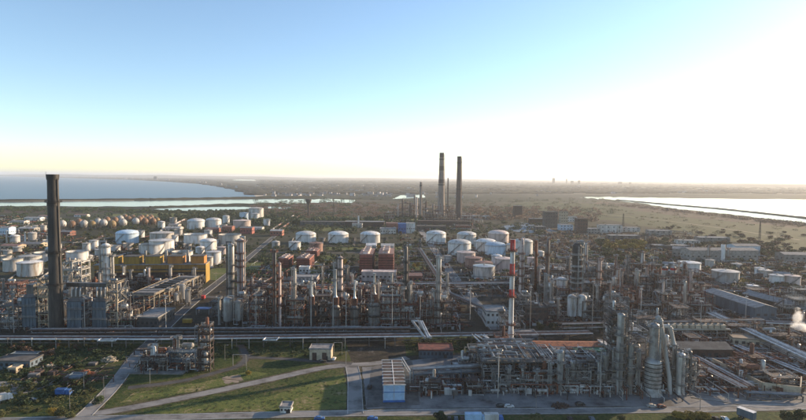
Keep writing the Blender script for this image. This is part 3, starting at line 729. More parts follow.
def building(p, w, d, h, label, wall='concrete', roof='roof_grey', rz=0, storeys=1, win=4, gable=0, group=None, door=True, name='building', wm='glass'):
    t = thing(name, label, 'building', p, rz, group)
    b = MB(); b.box(-w/2, -d/2, 0, w/2, d/2, h)
    if gable: b.add([(-w/2,-d/2,h),(w/2,-d/2,h),(w/2,d/2,h),(-w/2,d/2,h),(-w/2,0,h+gable-.15),(w/2,0,h+gable-.15)], [(0,4,3),(1,2,5)])
    b.build('wall', wall, t); b = MB()
    if gable:
        for s in (-1, 1): b.add([(-w/2-.4,s*(d/2+.5),h-.1),(w/2+.4,s*(d/2+.5),h-.1),(w/2+.4,0,h+gable),(-w/2-.4,0,h+gable),(-w/2-.4,s*(d/2+.5),h+.15),(w/2+.4,s*(d/2+.5),h+.15),(w/2+.4,0,h+gable+.25),(-w/2-.4,0,h+gable+.25)], [(0,1,2,3),(7,6,5,4),(0,4,5,1),(1,5,6,2),(3,2,6,7),(0,3,7,4)])
    else:
        b.box(-w/2-.3, -d/2-.3, h+.002, w/2+.3, d/2+.3, h+.35); b.box(-w/2-.3, -d/2-.3, h+.35, w/2+.3, -d/2, h+.8); b.box(-w/2-.3, d/2, h+.35, w/2+.3, d/2+.3, h+.8)
        b.box(-w/2-.3, -d/2, h+.35, -w/2, d/2, h+.8); b.box(w/2, -d/2, h+.35, w/2+.3, d/2, h+.8)
        if w > 26: b.cbox(-w*.2, 0, h+.35, 2.2, min(2.2, d*.3), 1.1)
    b.build('roof', roof, t)
    sh = h/storeys; ww = min(w/win*.5, 2.6) if win else 0; wh = min(sh*.38, 1.7)
    for s in range(storeys):
        for i in range(win):
            x = -w/2+w*(i+.5)/win; o = link('window', winmesh(ww, wh), wm, t, (x, -d/2-.04, s*sh+sh*.42))
        for y in range(max(1, int(win*d/w))) if win else ():
            for e in (-1, 1): link('window', winmesh(ww, wh), wm, t, (e*(w/2+.04), -d/2+d*(y+.5)/max(1, int(win*d/w)), s*sh+sh*.42), R(90))
    if door:
        b = MB(); b.box(-.9, -.06, 0, .9, .06, min(2.4, h*.7)); b.build('door', 'darksteel', t, (w*.27, -d/2-.05, 0))
    return t
WM = {}
def winmesh(w, h):
    k = (round(w, 1), round(h, 1))
    if k not in WM: WM[k] = MB().box(-w/2, -.07, 0, w/2, .07, h).mesh('window')
    return WM[k]
def building_px(xl, xr, base, top, d, label, **k):
    p = G((xl+xr)/2, base); s = mpp(p); p.y += d/2; p.z = .06
    return building(p, (xr-xl)*s, d, (base-top)*s, label, **k)
# ---------------------------------------------------------------- chimneys and masts
chimney_stack(57, 331, 175, 13.4, 9.8, 'chimney', 'tall dark concrete chimney standing against the bay', rings=(.30, .505, .825), bands=((.975, 1.0, 'darksteel'), (.815, .865, 'darksteel')), capm='darksteel')
chimney_stack(441, 216, 153, 8.2, 4.6, 'chimney_pale', 'pale banded tall chimney, left of the distant pair', bands=((.93,1,'chimney_band'), (.72,.79,'chimney_band'), (.52,.58,'chimney_band')), rings=(.5, .9), group='pair of tall chimneys')
chimney_stack(458.5, 219, 156.5, 6.6, 4.4, 'chimney_band', 'dark brown tall chimney, right of the distant pair', bands=((.94,1,'darksteel'),), rings=(.48, .9), group='pair of tall chimneys')
chimney_stack(420.5, 215.5, 182, 3.4, 2.0, 'chimney_pale', 'short white chimney left of the distant pair of chimneys', rings=(.9,))
chimney_stack(447.5, 212, 178, 1.6, 1.0, 'chimney_band', 'slender dark stack between the distant pair of chimneys', rings=(.7,), n=12)
# red and white stack on its steel leg
p = G(510.5, 346); s = mpp(p); p.z = .1
t = thing('striped_chimney', 'red and white striped steel chimney above the right process unit', 'chimney', p)
Hs = (346-239)*s; prev = 0
MB().lathe([(1.9, 0), (1.45, Hs*.2), (1.35, Hs), (1.1, Hs), (1.05, Hs-3)], 20).build('shaft', 'white', t)
for u0, u1 in ((.46,.535), (.665,.775), (.895,1.0)): MB().lathe([(1.47, Hs*u0), (1.44, Hs*u1)], 20, top=False).build('red_band', 'redpaint', t)
platforms(t, 1.47, [Hs*.2, Hs*.46, Hs*.665, Hs*.89], random.Random(4), 'rust', 6.2832)
b = MB(); ladder(b, 0, -2.0, .2, Hs*.97); b.build('ladder', 'galv', t)
# water tower, masts and thin stacks far off
p = G(308.5, 216.5); s = mpp(p); h = 17.2*s
t = thing('water_tower', 'mushroom-shaped concrete water tower beyond the tank farm', 'water tower', p)
MB().lathe([(2.6, 0), (2.1, h*.72)], 16, top=False).build('stem', 'chimney_band', t)
MB().lathe([(2.2, h*.68), (7.6, h*.93), (7.6, h), (6.5, h+.6), (.3, h+1.6)], 20).build('bowl', 'concrete_dark', t)
def mast(px, base, top, label, w=1.6, m='darksteel', name='lattice_mast'):
    p = G(px, base); h = (base-top)*mpp(p); t = thing(name, label, 'mast', p, 0, 'lattice masts'); n = max(5, int(h/5))
    for sx, sy in ((-1,-1), (1,-1), (1,1), (-1,1)): MB().beam((sx*w, sy*w, 0), (sx*w*.25, sy*w*.25, h), .32).build('leg', m, t)
    b = MB()
    for i in range(n):
        u0, u1 = i/n, (i+1)/n; a = w*(1-.75*u0); c = w*(1-.75*u1)
        for (x, y), (x2, y2) in (((-1,-1),(1,-1)), ((1,-1),(1,1)), ((1,1),(-1,1)), ((-1,1),(-1,-1))):
            b.beam((x*a, y*a, h*u0), (x2*c, y2*c, h*u1), .18); b.beam((x*a, y*a, h*u0), (x2*a, y2*a, h*u0), .18)
    b.build('bracing', m, t); return t
mast(333.5, 217, 199, 'lattice mast beyond the tank farm, right of the water tower', 2.2)
mast(623, 229, 213.5, 'lattice mast beside the pale halls at the meadow edge', 2.0)
mast(759.5, 240, 221, 'lattice mast on the meadow near the lake', 1.4)
for x, bs, tp, m, lab in ((358.5, 227.5, 215.8, 'white', 'thin white stack beside a small hut beyond the domed tanks'), (7, 244, 230.5, 'white', 'thin white stack at the far end of the left tank farm'), (25.5, 244, 232, 'white', 'short white stack behind the left tank farm'),
                         (722.5, 262, 244.5, 'white', 'stout white silo beside the long hall at the meadow edge')):
    chimney_stack(x, bs, tp, 4.2 if x > 700 else 1.9, 4.0 if x > 700 else 1.6, m, lab, n=14)

# ---------------------------------------------------------------- storage tanks
TL = 'left tank farm'
for a in [
    (22.5, 262, 277, 23.5, 'cone', 'white', 'large white tank nearest the dark chimney, on its left'),
    (7, 258.5, 272, 18, 'float', 'offwhite', 'open-topped grey tank behind the large white tank by the frame edge'),
    (24, 256, 266, 21, 'cone', 'offwhite', 'pale tank just behind the large white tank left of the dark chimney'),
    (39, 252, 264, 20, 'float', 'white', 'open-topped white tank half hidden by the dark chimney'),
    (71.5, 251, 264, 21, 'float', 'white', 'open-topped white tank right of the dark chimney'),
    (91.6, 239.6, 250.5, 8.8, 'cone', 'white', 'upright white tank, right of a close pair behind the chimney'),
    (84.5, 242.5, 252.5, 7.6, 'cone', 'offwhite', 'upright white tank, left of a close pair behind the chimney'),
    (122, 232.6, 244, 22.5, 'dome', 'pale_blue', 'bluish domed tank in front of the sphere tanks'),
    (157, 232.5, 243, 24, 'cone', 'offwhite', 'pale tank behind another, second row behind the yellow hall'),
    (156.5, 240, 253, 25, 'cone', 'white', 'broad white tank behind the yellow hall, under the pale one'),
    (191.5, 233.5, 247.5, 23.5, 'float', 'white', 'white open-topped tank right of the two behind the yellow hall'),
    (226.5, 234, 246, 23, 'float', 'offwhite', 'wide dark-topped tank behind the twin columns'),
    (146.5, 244, 255, 25, 'float', 'white', 'wide dark-topped tank just behind the yellow hall'),
    (178.5, 251, 264, 21, 'float', 'white', 'white tank right behind the orange roof boxes of the yellow hall'),
    (205.5, 240.5, 251.5, 17, 'dome', 'white', 'round-topped white tank above the right end of the yellow hall'),
    (211, 251, 265, 15.5, 'cone', 'white', 'white tank beside the right end of the yellow hall'),
    (207.5, 256, 268, 8.5, 'cone', 'offwhite', 'small white tank touching the right end of the yellow hall'),
    (220.5, 246.5, 256.5, 10, 'cone', 'pinkish', 'small pinkish tank left of the twin columns'),
    (198.5, 247, 255.5, 9, 'dome', 'white', 'small round-topped tank behind the yellow hall'),
    (193, 220.5, 229.5, 18, 'dome', 'white', 'left of two domed white tanks in front of the green field'),
    (211, 219.5, 228.5, 16, 'dome', 'white', 'right of two domed white tanks in front of the green field'),
    (239.5, 220, 229, 18, 'cone', 'pinkish', 'pinkish tank below the tall pair at the lagoon'),
    (254.5, 206.8, 221, 15, 'cone', 'offwhite', 'tall white tank by the lagoon, rear one'),
    (243, 212, 221.5, 9.5, 'cone', 'pale_blue', 'small bluish tank left of the tall one by the lagoon'),
    (254, 212.6, 222.5, 9, 'cone', 'white', 'small white tank before the tall one by the lagoon'),
    (304, 234, 243.5, 21.5, 'dome', 'white', 'white domed tank, first of three in a row across the centre'),
    (337, 234, 243.5, 21.8, 'dome', 'white', 'white domed tank, second of three in a row across the centre'),
    (369.5, 234, 243.5, 21.2, 'dome', 'white', 'white domed tank, third of three in a row across the centre'),
    (293.5, 241.5, 250.5, 12.5, 'cone', 'white', 'small white tank before the first of the three domed tanks'),
    (315, 242.5, 252, 14, 'cone', 'tank_brown', 'brown tank before the first of the three domed tanks'),
    (312.5, 248, 256.5, 10, 'cone', 'tank_red', 'small red tank before the brown one'),
    (436.5, 233, 244, 21, 'dome', 'white', 'white domed tank by the plant road, below the pale chimney'),
    (467.5, 234, 244.5, 20.5, 'dome', 'white', 'white domed tank below the dark brown chimney'),
    (460.5, 242.5, 255.5, 24.5, 'dome', 'white', 'large white tank in front of two domed tanks by the plant road'),
    (500, 233, 244, 22, 'dome', 'pinkish', 'warm pink domed tank below the blue-grey pond'),  # warm light is painted into this shell's pink
    (487.5, 241.5, 252, 21.5, 'dome', 'white', 'white tank in front of the pink one with warm light in its colour'),
    (497, 245, 255.5, 22, 'dome', 'pale_blue', 'bluish domed tank left of the striped chimney'),
    (525, 240.5, 256, 20, 'dome', 'offwhite', 'dusky domed tank just right of the striped chimney'),
    (467, 252, 263.5, 19.5, 'cone', 'pinkish', 'pinkish tank between the large white tank and the brown ones'),
    (474.5, 257.5, 269, 18, 'cone', 'tank_brown', 'brown tank behind the silver one at the plant road'),
    (485, 262, 274, 18, 'cone', 'tank_brown', 'brown tank just behind the silver one at the plant road'),
    (485.5, 266, 279, 23, 'cone', 'alu', 'silver tank beside the plant road, left of the striped chimney'),
    (506, 258, 272, 20, 'cone', 'pinkish', 'pink tank partly behind the striped chimney'),
    (497.5, 255.5, 265, 11, 'dome', 'white', 'small white tank behind the silver one'),
    (694.5, 262.5, 275, 22, 'cone', 'white', 'white tank standing alone in the brown yard, by the twin red-topped columns'),
    (732.5, 271.5, 284.5, 26, 'cone', 'offwhite', 'widest white tank of the yard beside a yellow-green mound'),
    (769, 270, 281, 12.5, 'cone', 'offwhite', 'small pale tank, rear one of three near the frame edge'),
    (781, 275, 287, 14, 'cone', 'white', 'small white tank, middle one of three near the frame edge'),
    (797, 275.5, 288, 15, 'cone', 'pinkish', 'small tank, front one of three near the frame edge'),
    (739.5, 264, 269, 10, 'cone', 'offwhite', 'squat pale tank behind the widest white tank')]:
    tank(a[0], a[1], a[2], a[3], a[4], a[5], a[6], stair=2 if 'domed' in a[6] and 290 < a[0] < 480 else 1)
ex = random.Random(17)
for x, y, w, m in ((12, 243, 9, 'white'), (30, 241, 8, 'offwhite'), (45, 246, 9, 'white'), (3, 263, 10, 'offwhite'), (98, 256, 12, 'offwhite'), (112, 252, 11, 'white'), (126, 250, 10, 'offwhite'), (138, 238, 9, 'white'), (172, 242, 9, 'white'), (177, 236, 8, 'offwhite'), (207, 236, 8, 'white'), (222, 230.5, 8, 'offwhite'),
                   (233, 262, 9, 'offwhite'), (214, 246, 8, 'white'), (186, 250, 8, 'offwhite'), (160, 229, 7, 'white'), (172, 224, 7, 'offwhite'), (225, 224, 7, 'white'), (266, 226, 7, 'white'), (275, 248, 8, 'offwhite'), (48, 256, 10, 'white'), (86, 262, 9, 'offwhite')):
    tank(x, y-ex.uniform(6, 8.5), y, w, ex.choice(('cone', 'dome', 'float')), m, 'small white tank squeezed in between the larger ones of the left farm', stair=1)
for x, y, w, m in ((512, 252, 10, 'white'), (540, 258, 11, 'offwhite'), (478, 248, 8, 'white'), (533, 266, 10, 'pinkish'), (448, 262, 8, 'offwhite'), (520, 280, 9, 'offwhite'), (756, 292, 11, 'white'), (712, 268, 9, 'offwhite'), (762, 276, 9, 'white'), (675, 270, 9, 'offwhite')):
    tank(x, y-ex.uniform(6, 9), y, w, ex.choice(('cone', 'dome')), m, 'small tank squeezed in between the larger ones right of the plant road', stair=1)
# small tanks in the far left corner
for x, tp, bs, w in ((27, 225.6, 231, 4.2), (33.5, 225.2, 231, 5), (42, 225, 231, 5.5), (15, 247, 252, 8), (55, 244, 250, 8), (5, 250, 257, 8), (48, 236, 241, 6), (18, 237, 241, 6), (100, 246, 251, 7)):
    tank(x, tp, bs, w, 'cone', 'offwhite', 'small pale tank in the far corner left of the sphere tanks', 'small tanks in the far corner', stair=False)
for i, (x, bs, d, m) in enumerate([(62.5, 228.5, 8.2, 'white'), (72, 229.5, 8.8, 'sphere_rust'), (84, 229, 8.8, 'white'), (92, 229.5, 8.8, 'sphere_ochre'), (103.5, 227.5, 8.4, 'white'), (112, 229, 8.8, 'sphere_ochre'),
                                   (123, 227.5, 8.6, 'white'), (115, 224.5, 7.6, 'sphere_rust'), (128.5, 224, 7.8, 'sphere_rust'), (136, 225.8, 7.8, 'white'), (139.5, 223.8, 7.4, 'sphere_rust'), (145, 225.4, 7.4, 'sphere_rust'), (149, 223.4, 7.0, 'sphere_rust'), (153, 225, 7.0, 'sphere_rust'), (133, 221.5, 6.6, 'sphere_rust'), (98, 225.5, 7.4, 'white'), (107, 224, 7.2, 'sphere_rust'), (120.5, 222.4, 7, 'white'), (125, 221, 6.6, 'sphere_rust'), (141.5, 221.4, 6.6, 'sphere_rust'), (146.5, 221, 6.4, 'sphere_ochre'), (151, 220.8, 6.2, 'sphere_rust'), (157, 224, 6.6, 'sphere_ochre'), (79, 226, 7.4, 'sphere_rust')]):
    sphere_tank(x, bs, d*.9, 'offwhite' if m == 'white' else m, {'white': 'white spherical gas tank on legs', 'sphere_rust': 'rusty orange spherical gas tank on legs', 'sphere_ochre': 'ochre spherical gas tank on legs'}[m])

# low bund walls round the larger tanks
for i, (x0, x1, yn, yf) in enumerate(((289, 321, 247, 238.5), (322, 353, 247, 238.5), (354, 386, 247, 238.5), (422, 451, 247.5, 238.5), (452, 482, 248, 239), (445, 478, 259, 249), (484, 514, 248, 239), (470, 502, 283, 272), (108, 137, 247.5, 239), (143, 172, 257, 248), (178, 207, 251, 242), (213, 241, 249.5, 240.5), (8, 38, 281, 270), (60, 86, 267.5, 258), (680, 710, 279, 269), (715, 752, 288.5, 278))):
    c4 = [G(x0, yn), G(x1, yn), G(x1-(x1-403)*.04, yf), G(x0-(x0-403)*.04, yf)]; t = thing('bund_wall', 'low earth-grey bund wall enclosing a storage tank', 'wall', (c4[0].x, c4[0].y, .06), 0, 'tank bunds')
    for k in range(4): u, v = c4[k]-c4[0], c4[(k+1) % 4]-c4[0]; MB().beam((u.x, u.y, .7), (v.x, v.y, .7), .8, 1.4).build('wall_run', ('concrete', 'dirt', 'concrete_dark')[i % 3], t)
# ---------------------------------------------------------------- the yellow hall
pL = G(93, 285); pR = G(205, 283.5); s = mpp(pR); Wd = pR.x-pL.x; Hh = 19.6*s
p = Vector(((pL.x+pR.x)/2, (pL.y+pR.y)/2+8, .08))
t = thing('yellow_hall', 'long yellow and orange boiler hall with dark ground floor and roof boxes', 'building', p, math.atan2(pR.y-pL.y, pR.x-pL.x))
MB().box(-Wd/2+.5, -7.2, 0, Wd/2-.5, 7.2, Hh*.48).build('ground_floor', 'float_dark', t)
b = MB()
for i in range(19): x = -Wd/2+.6+(Wd-1.2)*i/18; b.box(x-.4, -8, 0, x+.4, -7.1, Hh*.48)
b.build('pillar_row', 'darksteel', t)
for i in range(18):
    x = -Wd/2+.6+(Wd-1.2)*(i+.5)/18; link('window', winmesh(3.2, 3.4), 'glass', t, (x, -7.3, 1.2))
MB().box(-Wd/2, -8, Hh*.48, Wd/2, 8, Hh*.60).build('dark_band', 'brown', t)
MB().box(-Wd/2-.05, -8.05, Hh*.60, Wd/2+.05, 8.05, Hh*.70).build('lower_stripe', 'yellow', t)
MB().box(-Wd/2-.03, -8.0, Hh*.70, Wd/2+.03, 8.0, Hh*.76).build('window_strip', 'float_dark', t)
MB().box(-Wd/2-.05, -8.05, Hh*.76, Wd/2+.05, 8.05, Hh*.97).build('upper_wall', 'yellow', t)
b = MB()
for i in range(24): x = -Wd/2+Wd*(i+.5)/24; b.box(x-.07, -8.2, Hh*.76, x+.07, -8.06, Hh*.96)
b.build('cladding_rib', 'yellow2', t)
MB().box(-Wd/2-.4, -8.4, Hh*.97, Wd/2+.4, 8.4, Hh*1.0).build('roof', 'roof_grey', t)
MB().box(Wd/2+.06, -7.9, .5, Wd/2+.3, 7.9, Hh*1.02).build('end_wall', 'yellow2', t)
for x0, x1, q in ((98, 116, 'yellow2'), (121, 137, 'yellow2'), (143, 158, 'yellow2'), (165.5, 181, 'orange'), (189, 203, 'orange')):
    u0 = (x0-93)/112*Wd-Wd/2; u1 = (x1-93)/112*Wd-Wd/2
    o = MB().box(u0, -5.5, Hh, u1, 5.5, Hh+6.8).build('roof_box', q, t)
    MB().box(u0-.3, -5.8, Hh+6.8, u1+.3, 5.8, Hh+7.2).build('box_roof', 'concrete_dark', o)
for x in (140.5, 162, 184): u = (x-93)/112*Wd-Wd/2; MB().lathe([(1.1, 0), (1.0, 11), (1.2, 11.01), (1.2, 11.6)], 12, u, 2, Hh).build('roof_vent', 'galv', t)

for x0, x1, bs, tp, m, sd in ((118, 134, 290, 279, 'brown', 521), (136, 150, 288, 277, 'rust', 522), (166, 182, 287, 276, 'brown', 523), (186, 200, 286, 277, 'steel', 524), (152, 164, 291, 282, 'maroon', 525)):
    frame_px(x0, x1, bs, tp, 8, 'low pipe-filled structure standing before the yellow hall', m, sd, pm='offwhite', eq=1.2)
for i, (x, bs, tp) in enumerate(((124, 288, 266), (131, 289, 270), (149, 288, 268), (171, 287, 266), (195, 286, 268))):
    column(x, bs, tp, 2, ('offwhite', 'alu', 'pinkish')[i % 3], 'thin column standing before the yellow hall', 2, seed=530+i)
# ---------------------------------------------------------------- long pipe racks
rp = [(.42,'white'), (.3,'brown'), (.3,'steel'), (.4,'rust'), (.25,'brown'), (.35,'steel'), (.4,'galv'), (.3,'rust'), (.25,'galv'), (.4,'steel'), (.3,'brown'), (.3,'alu')]
pipe_rack(G(-40, 346.5), G(158, 346.8), 9, 4.9, rp, 'long pipe rack running from the frame edge past the dark chimney', 'steel', 15, 1, 1)
pipe_rack(G(158, 346.8), G(420, 343.6), 9, 4.9, rp, 'long pipe rack with a pale pipe across the picture centre', 'steel', 15, 1, 2)
pipe_rack(G(420, 343.6), G(590, 340.5), 9, 4.9, rp, 'long pipe rack running right of the small shed behind the grass', 'steel', 15, 1, 3)
pipe_rack(G(30, 339.5), G(410, 337.5), 6, 5.6, [(.4,'brown'), (.3,'rust'), (.45,'steel'), (.3,'brown'), (.4,'galv'), (.3,'steel')], 'dark second pipe rack behind the long one with the pale pipe', 'brown', 15, 2, 4)
pipe_rack(G(284, 294.5), G(400, 293.5), 12, 7, rp[1:], 'broad pipe rack in front of the pink low buildings', 'steel', 14, 2, 5)
pipe_rack(G(402, 291.5), G(520, 290.5), 9, 7, rp, 'pipe rack crossing above the plant road', 'steel', 14, 1, 6)
pipe_rack(G(560, 336), G(760, 331), 8, 8, [(.35,'offwhite'), (.3,'rust'), (.4,'steel'), (.3,'beige'), (.3,'brown')], 'pipe rack behind the brown yard on the right', 'brown', 14, 2, 7)
pipe_rack(G(670, 342), G(728, 341.5), 6, 7.5, [(.4,'beige'), (.5,'offwhite'), (.4,'beige')], 'short rack carrying a row of beige fin coolers', 'concrete', 9, 1, 8)
pipe_rack(G(448, 300), G(512, 330), 7, 6, rp[2:], 'pipe rack along the right side of the plant road, near half', 'steel', 13, 1, 9)
pipe_rack(G(419, 252), G(450, 302), 6, 5, rp[1:], 'pipe rack along the plant road, far half', 'steel', 14, 1, 10)
pipe_rack(G(712, 322), G(815, 372), 10, 6, [(.5,'alu'), (.4,'alu'), (.5,'galv'), (.6,'alu'), (.4,'alu'), (.35,'alu'), (.4,'galv')], 'wide bundle of shiny pipes running down to the frame edge', 'steel', 13, 2, 11)
pipe_rack(G(684, 366), G(744, 398), 6, 4.5, [(.35,'alu'), (.3,'rust'), (.35,'alu'), (.3,'galv'), (.3,'alu'), (.3,'rust')], 'low pipe rack slanting from the fat vessel towards the road', 'rust', 10, 1, 12)
pipe_rack(G(412, 384), G(482, 380), 6.5, 7, [(.4,'steel'), (.3,'galv'), (.5,'alu'), (.3,'steel'), (.4,'galv')], 'bluish pipe rack right of the light blue shed', 'bluegrey', 9, 2, 13)
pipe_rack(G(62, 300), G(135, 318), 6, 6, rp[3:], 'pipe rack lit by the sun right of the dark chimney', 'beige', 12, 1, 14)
pipe_rack(G(150, 300), G(215, 257), 5, 5, rp[2:], 'pipe rack beside the road below the yellow hall', 'steel', 14, 1, 15)
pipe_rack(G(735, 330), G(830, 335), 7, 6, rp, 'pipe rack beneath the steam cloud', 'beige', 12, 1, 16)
pipe_rack(G(738, 352), G(815, 384), 7, 3.5, [(.35,'alu'), (.3,'alu'), (.3,'rust'), (.4,'alu'), (.3,'galv')], 'low pipe track below the wide shiny bundle at the right edge', 'rust', 9, 1, 17)
pipe_rack(G(694, 362), G(752, 394), 5, 3.5, [(.3,'alu'), (.3,'rust'), (.35,'alu'), (.3,'offwhite')], 'second low pipe rack slanting beside the first towards the road', 'rust', 9, 1, 18)
pipe_rack(G(745, 398), G(800, 400.5), 4, 2.5, [(.35,'bluegrey'), (.3,'galv'), (.35,'bluegrey')], 'low bluish pipe track along the tan bund wall', 'steel', 8, 1, 19)
def lp(A, B, out, up, r=.5, m='white', label='white pipe loop standing over the long pipe rack'): loop(G(A[0], A[1], 5.4), G(B[0], B[1], 5.4), out, up, r, m, label)
lp((101, 338.5), (118, 338.5), (1.5, -6, 0), .4, .35); lp((266, 337.5), (279, 337.5), (0, -6.5, 0), .4, .35)
loop(G(425, 338, 5.4), G(431, 338, 5.4), (-7, 26, 0), 3, .8, 'alu', 'fat silver pipe pair bending up behind the long rack, outer loop')
loop(G(428, 338, 5.4), G(430, 338, 5.4), (-4, 18, 0), 5, .6, 'alu', 'thinner silver loop inside the fat pipe pair behind the long rack')
lp((472, 334.5), (484, 334.5), (4, -18, 0), -.5, .4); lp((475, 334.5), (481, 334.5), (4, -14, 0), .6, .35)

# ---------------------------------------------------------------- units left of centre
L_FR = 'open steel process structure'
chim_y = 331
box_furnace(29.5, 331, 285, 13.5, 11, 'tall blue-grey fired heater left of the dark chimney', 'bluegrey', 0, False, 1)
box_furnace(74.5, 332, 290, 14, 11, 'blue-grey fired heater just right of the dark chimney', 'bluegrey', 0, True, 2)
box_furnace(99.5, 332, 290, 13.5, 11, 'blue-grey fired heater beside the sunlit structure', 'bluegrey', 0, True, 3)
b = MB(); A = G(61, 331); A.z = 28.5; C = G(104, 331); C.z = 28
b.beam(A+Vector((0, 8, 0)), C+Vector((0, 8, 0)), 3.0, 2.6); tag(b.build('flue_duct', 'steel'), 'long grey flue duct from the dark chimney to the fired heaters', 'duct')
frame_px(0, 19, 331, 306, 12, 'low pale steel structure at the left frame edge', 'steel', 11)
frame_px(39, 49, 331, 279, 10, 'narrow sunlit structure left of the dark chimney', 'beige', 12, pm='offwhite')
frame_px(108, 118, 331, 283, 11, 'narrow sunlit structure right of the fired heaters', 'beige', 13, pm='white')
frame_px(64, 82, 300, 262, 12, 'pale steel structure behind the dark chimney', 'offwhite', 14, pm='white')
frame_px(120, 136, 330, 310, 9, 'low pipe-filled structure right of the narrow sunlit one', 'brown', 15)
frame_px(2, 18, 300, 284, 12, 'low structure behind the pale one at the left frame edge', 'rust', 16)
frame_px(40, 52, 300, 280, 10, 'small structure behind the narrow sunlit one by the chimney', 'brown', 17)
frame_px(84, 104, 300, 284, 10, 'low rusty structure behind the fired heaters', 'rust', 18)
column(107, 300, 243, 8.5, 'white', 'fat white column with platforms before the yellow hall', 7, seed=1)
column(113.5, 300, 255, 2.6, 'offwhite', 'slim pale column right of the fat white one', 3, seed=2)
column(72.5, 297, 262, 3, 'white', 'slim white column behind the dark chimney', 3, seed=3)
column(78.5, 297, 259, 2.4, 'offwhite', 'slim pale column at the right edge of the structure behind the chimney', 3, seed=4)
for x, bs, tp, w in ((44, 318, 288, 3), (120, 305, 281, 3), (89, 312, 292, 3.5), (10, 318, 300, 3), (66, 326, 304, 3), (126, 300, 287, 4)):
    column(x, bs, tp, w, rnd.choice(('offwhite', 'alu', 'beige')), 'short slim column among the units left of the road', 2, seed=5)
for (x, y), w, L, h, lab in (((144, 311), 15, 58, 12, 'air cooler bank below the yellow hall, nearer to the chimney'), ((160, 306), 14, 56, 12, 'air cooler bank below the yellow hall, nearer to the road')):
    p = G(x, y); p.z = .1; cooler_bank(p, w, L, h, lab, 'beige', R(-1), seed=int(x), deck='roof_grey')
building_px(136, 158, 329, 318, 26, 'low flat-roofed green-grey building beside the left road', wall='concrete_dark', roof='roof_grey', win=5)
building_px(112, 132, 329, 322, 16, 'low shed right of the narrow sunlit structure', wall='concrete_dark', roof='green', win=4)
for x, bs, tp, w, lab in ((183, 303, 284, 5, 'pale vessel beside the left road, behind'), (187.5, 306, 289, 4, 'slimmer pale vessel beside the left road, in front'), (176, 305, 293, 5, 'squat pale vessel right of the air coolers')):
    vessel_px(x, bs, tp, w, 'offwhite', lab)
# twin columns and their fat base vessels
column(231.5, 312, 243, 6.2, 'alu', 'left one of the tall twin columns, silver grey', 7, seed=11, pm='darksteel')
column(241, 313, 238, 7.2, 'pinkish', 'right one of the tall twin columns, pinkish and taller', 8, seed=12, pm='rust')
vessel_px(228, 326, 297, 9, 'alu', 'fat silver vessel at the foot of the twin columns, left', seed=3)
vessel_px(238, 325, 300, 6.5, 'offwhite', 'pale vessel at the foot of the twin columns, right', seed=4)
column(219.5, 325, 297, 2.6, 'offwhite', 'short slim column left of the fat silver vessel', 2, seed=13)
frame_px(232, 249, 322, 298, 9, 'steel structure at the foot of the twin columns', 'steel', 21)
# small unit in front of the long rack
frame_px(142, 166, 372, 356, 10, 'low pipe-filled skid structure on the grass', 'brown', 22, pm='white')
frame_px(170, 196, 370, 352, 9, 'low structure between skid and lattice tower on the grass', 'bluegrey', 23)
frame_px(199, 210, 372, 326, 5, 'tall narrow lattice tower on the grass in front of the rack', 'brown', 24, lv=6, pm='offwhite', eq=1.2)
vessel_px(153.5, 370, 346, 5, 'white', 'upright white vessel on the grass unit', seed=7)
column(175, 368, 338, 3, 'rust2', 'left one of two slim rusty columns on the grass unit', 2, seed=14)
column(178.5, 368, 337, 2.6, 'offwhite', 'right one of two slim columns on the grass unit', 2, seed=15)
for i, x in enumerate((145, 160.5, 164, 187)): vessel_px(x, 371.5, 359+(i % 2)*2, 3.2, ('galv', 'offwhite', 'alu', 'steel')[i], 'small upright vessel on the grass unit', seed=20+i)
b = MB(); p = G(156, 374); MB().box(-14, -4, 0, 14, 5, .5).build('concrete_plinth', 'concrete', None, (p.x, p.y+3, .07))['kind'] = 'structure'

# ---------------------------------------------------------------- central band: rusty units with heaters and columns
can_heater(312, 328, 296, 8, 276, 'cylindrical heater left of the fat tall column', 'brown', 1)
can_heater(335.5, 328, 297, 10, 270, 'cylindrical heater below the fat tall column', 'steel', 2)
can_heater(354.5, 328, 298, 9, 281, 'cylindrical heater right of the fat tall column', 'steel', 3)
can_heater(374, 327.5, 294, 11.5, 274, 'widest cylindrical heater with a white stack', 'concrete', 4)
column(274.5, 330, 250, 3.8, 'steel', 'dark tall column, left of a close pair right of the twin columns', 8, seed=21, pm='rust')
column(279.5, 329, 262, 3.6, 'pinkish', 'paler column, right of a close pair right of the twin columns', 6, seed=22, pm='rust')
column(294.5, 326, 268, 3.6, 'offwhite', 'slim white column left of the cylindrical heaters', 5, seed=23)
column(340, 318, 256, 5.4, 'pinkish', 'fat tall column among the cylindrical heaters', 7, seed=24, pm='darksteel')
column(334, 318, 263, 2.2, 'offwhite', 'thin pale column touching the fat tall one', 4, seed=25)
column(405, 326, 246, 3.8, 'steel', 'tall dark column behind the light blue shed', 7, seed=26, pm='darksteel')
column(409.5, 326, 282, 2.4, 'offwhite', 'short slim column beside the tall dark one', 3, seed=27)
column(438.5, 325, 256, 4.0, 'alu', 'tall silver column left of the plant road', 6, seed=28)
column(433.5, 325, 290, 2.6, 'offwhite', 'short slim column beside the tall silver one', 3, seed=29)
column(445, 322, 292, 3.2, 'alu', 'short silver column at the corner of the plant road', 3, seed=30)
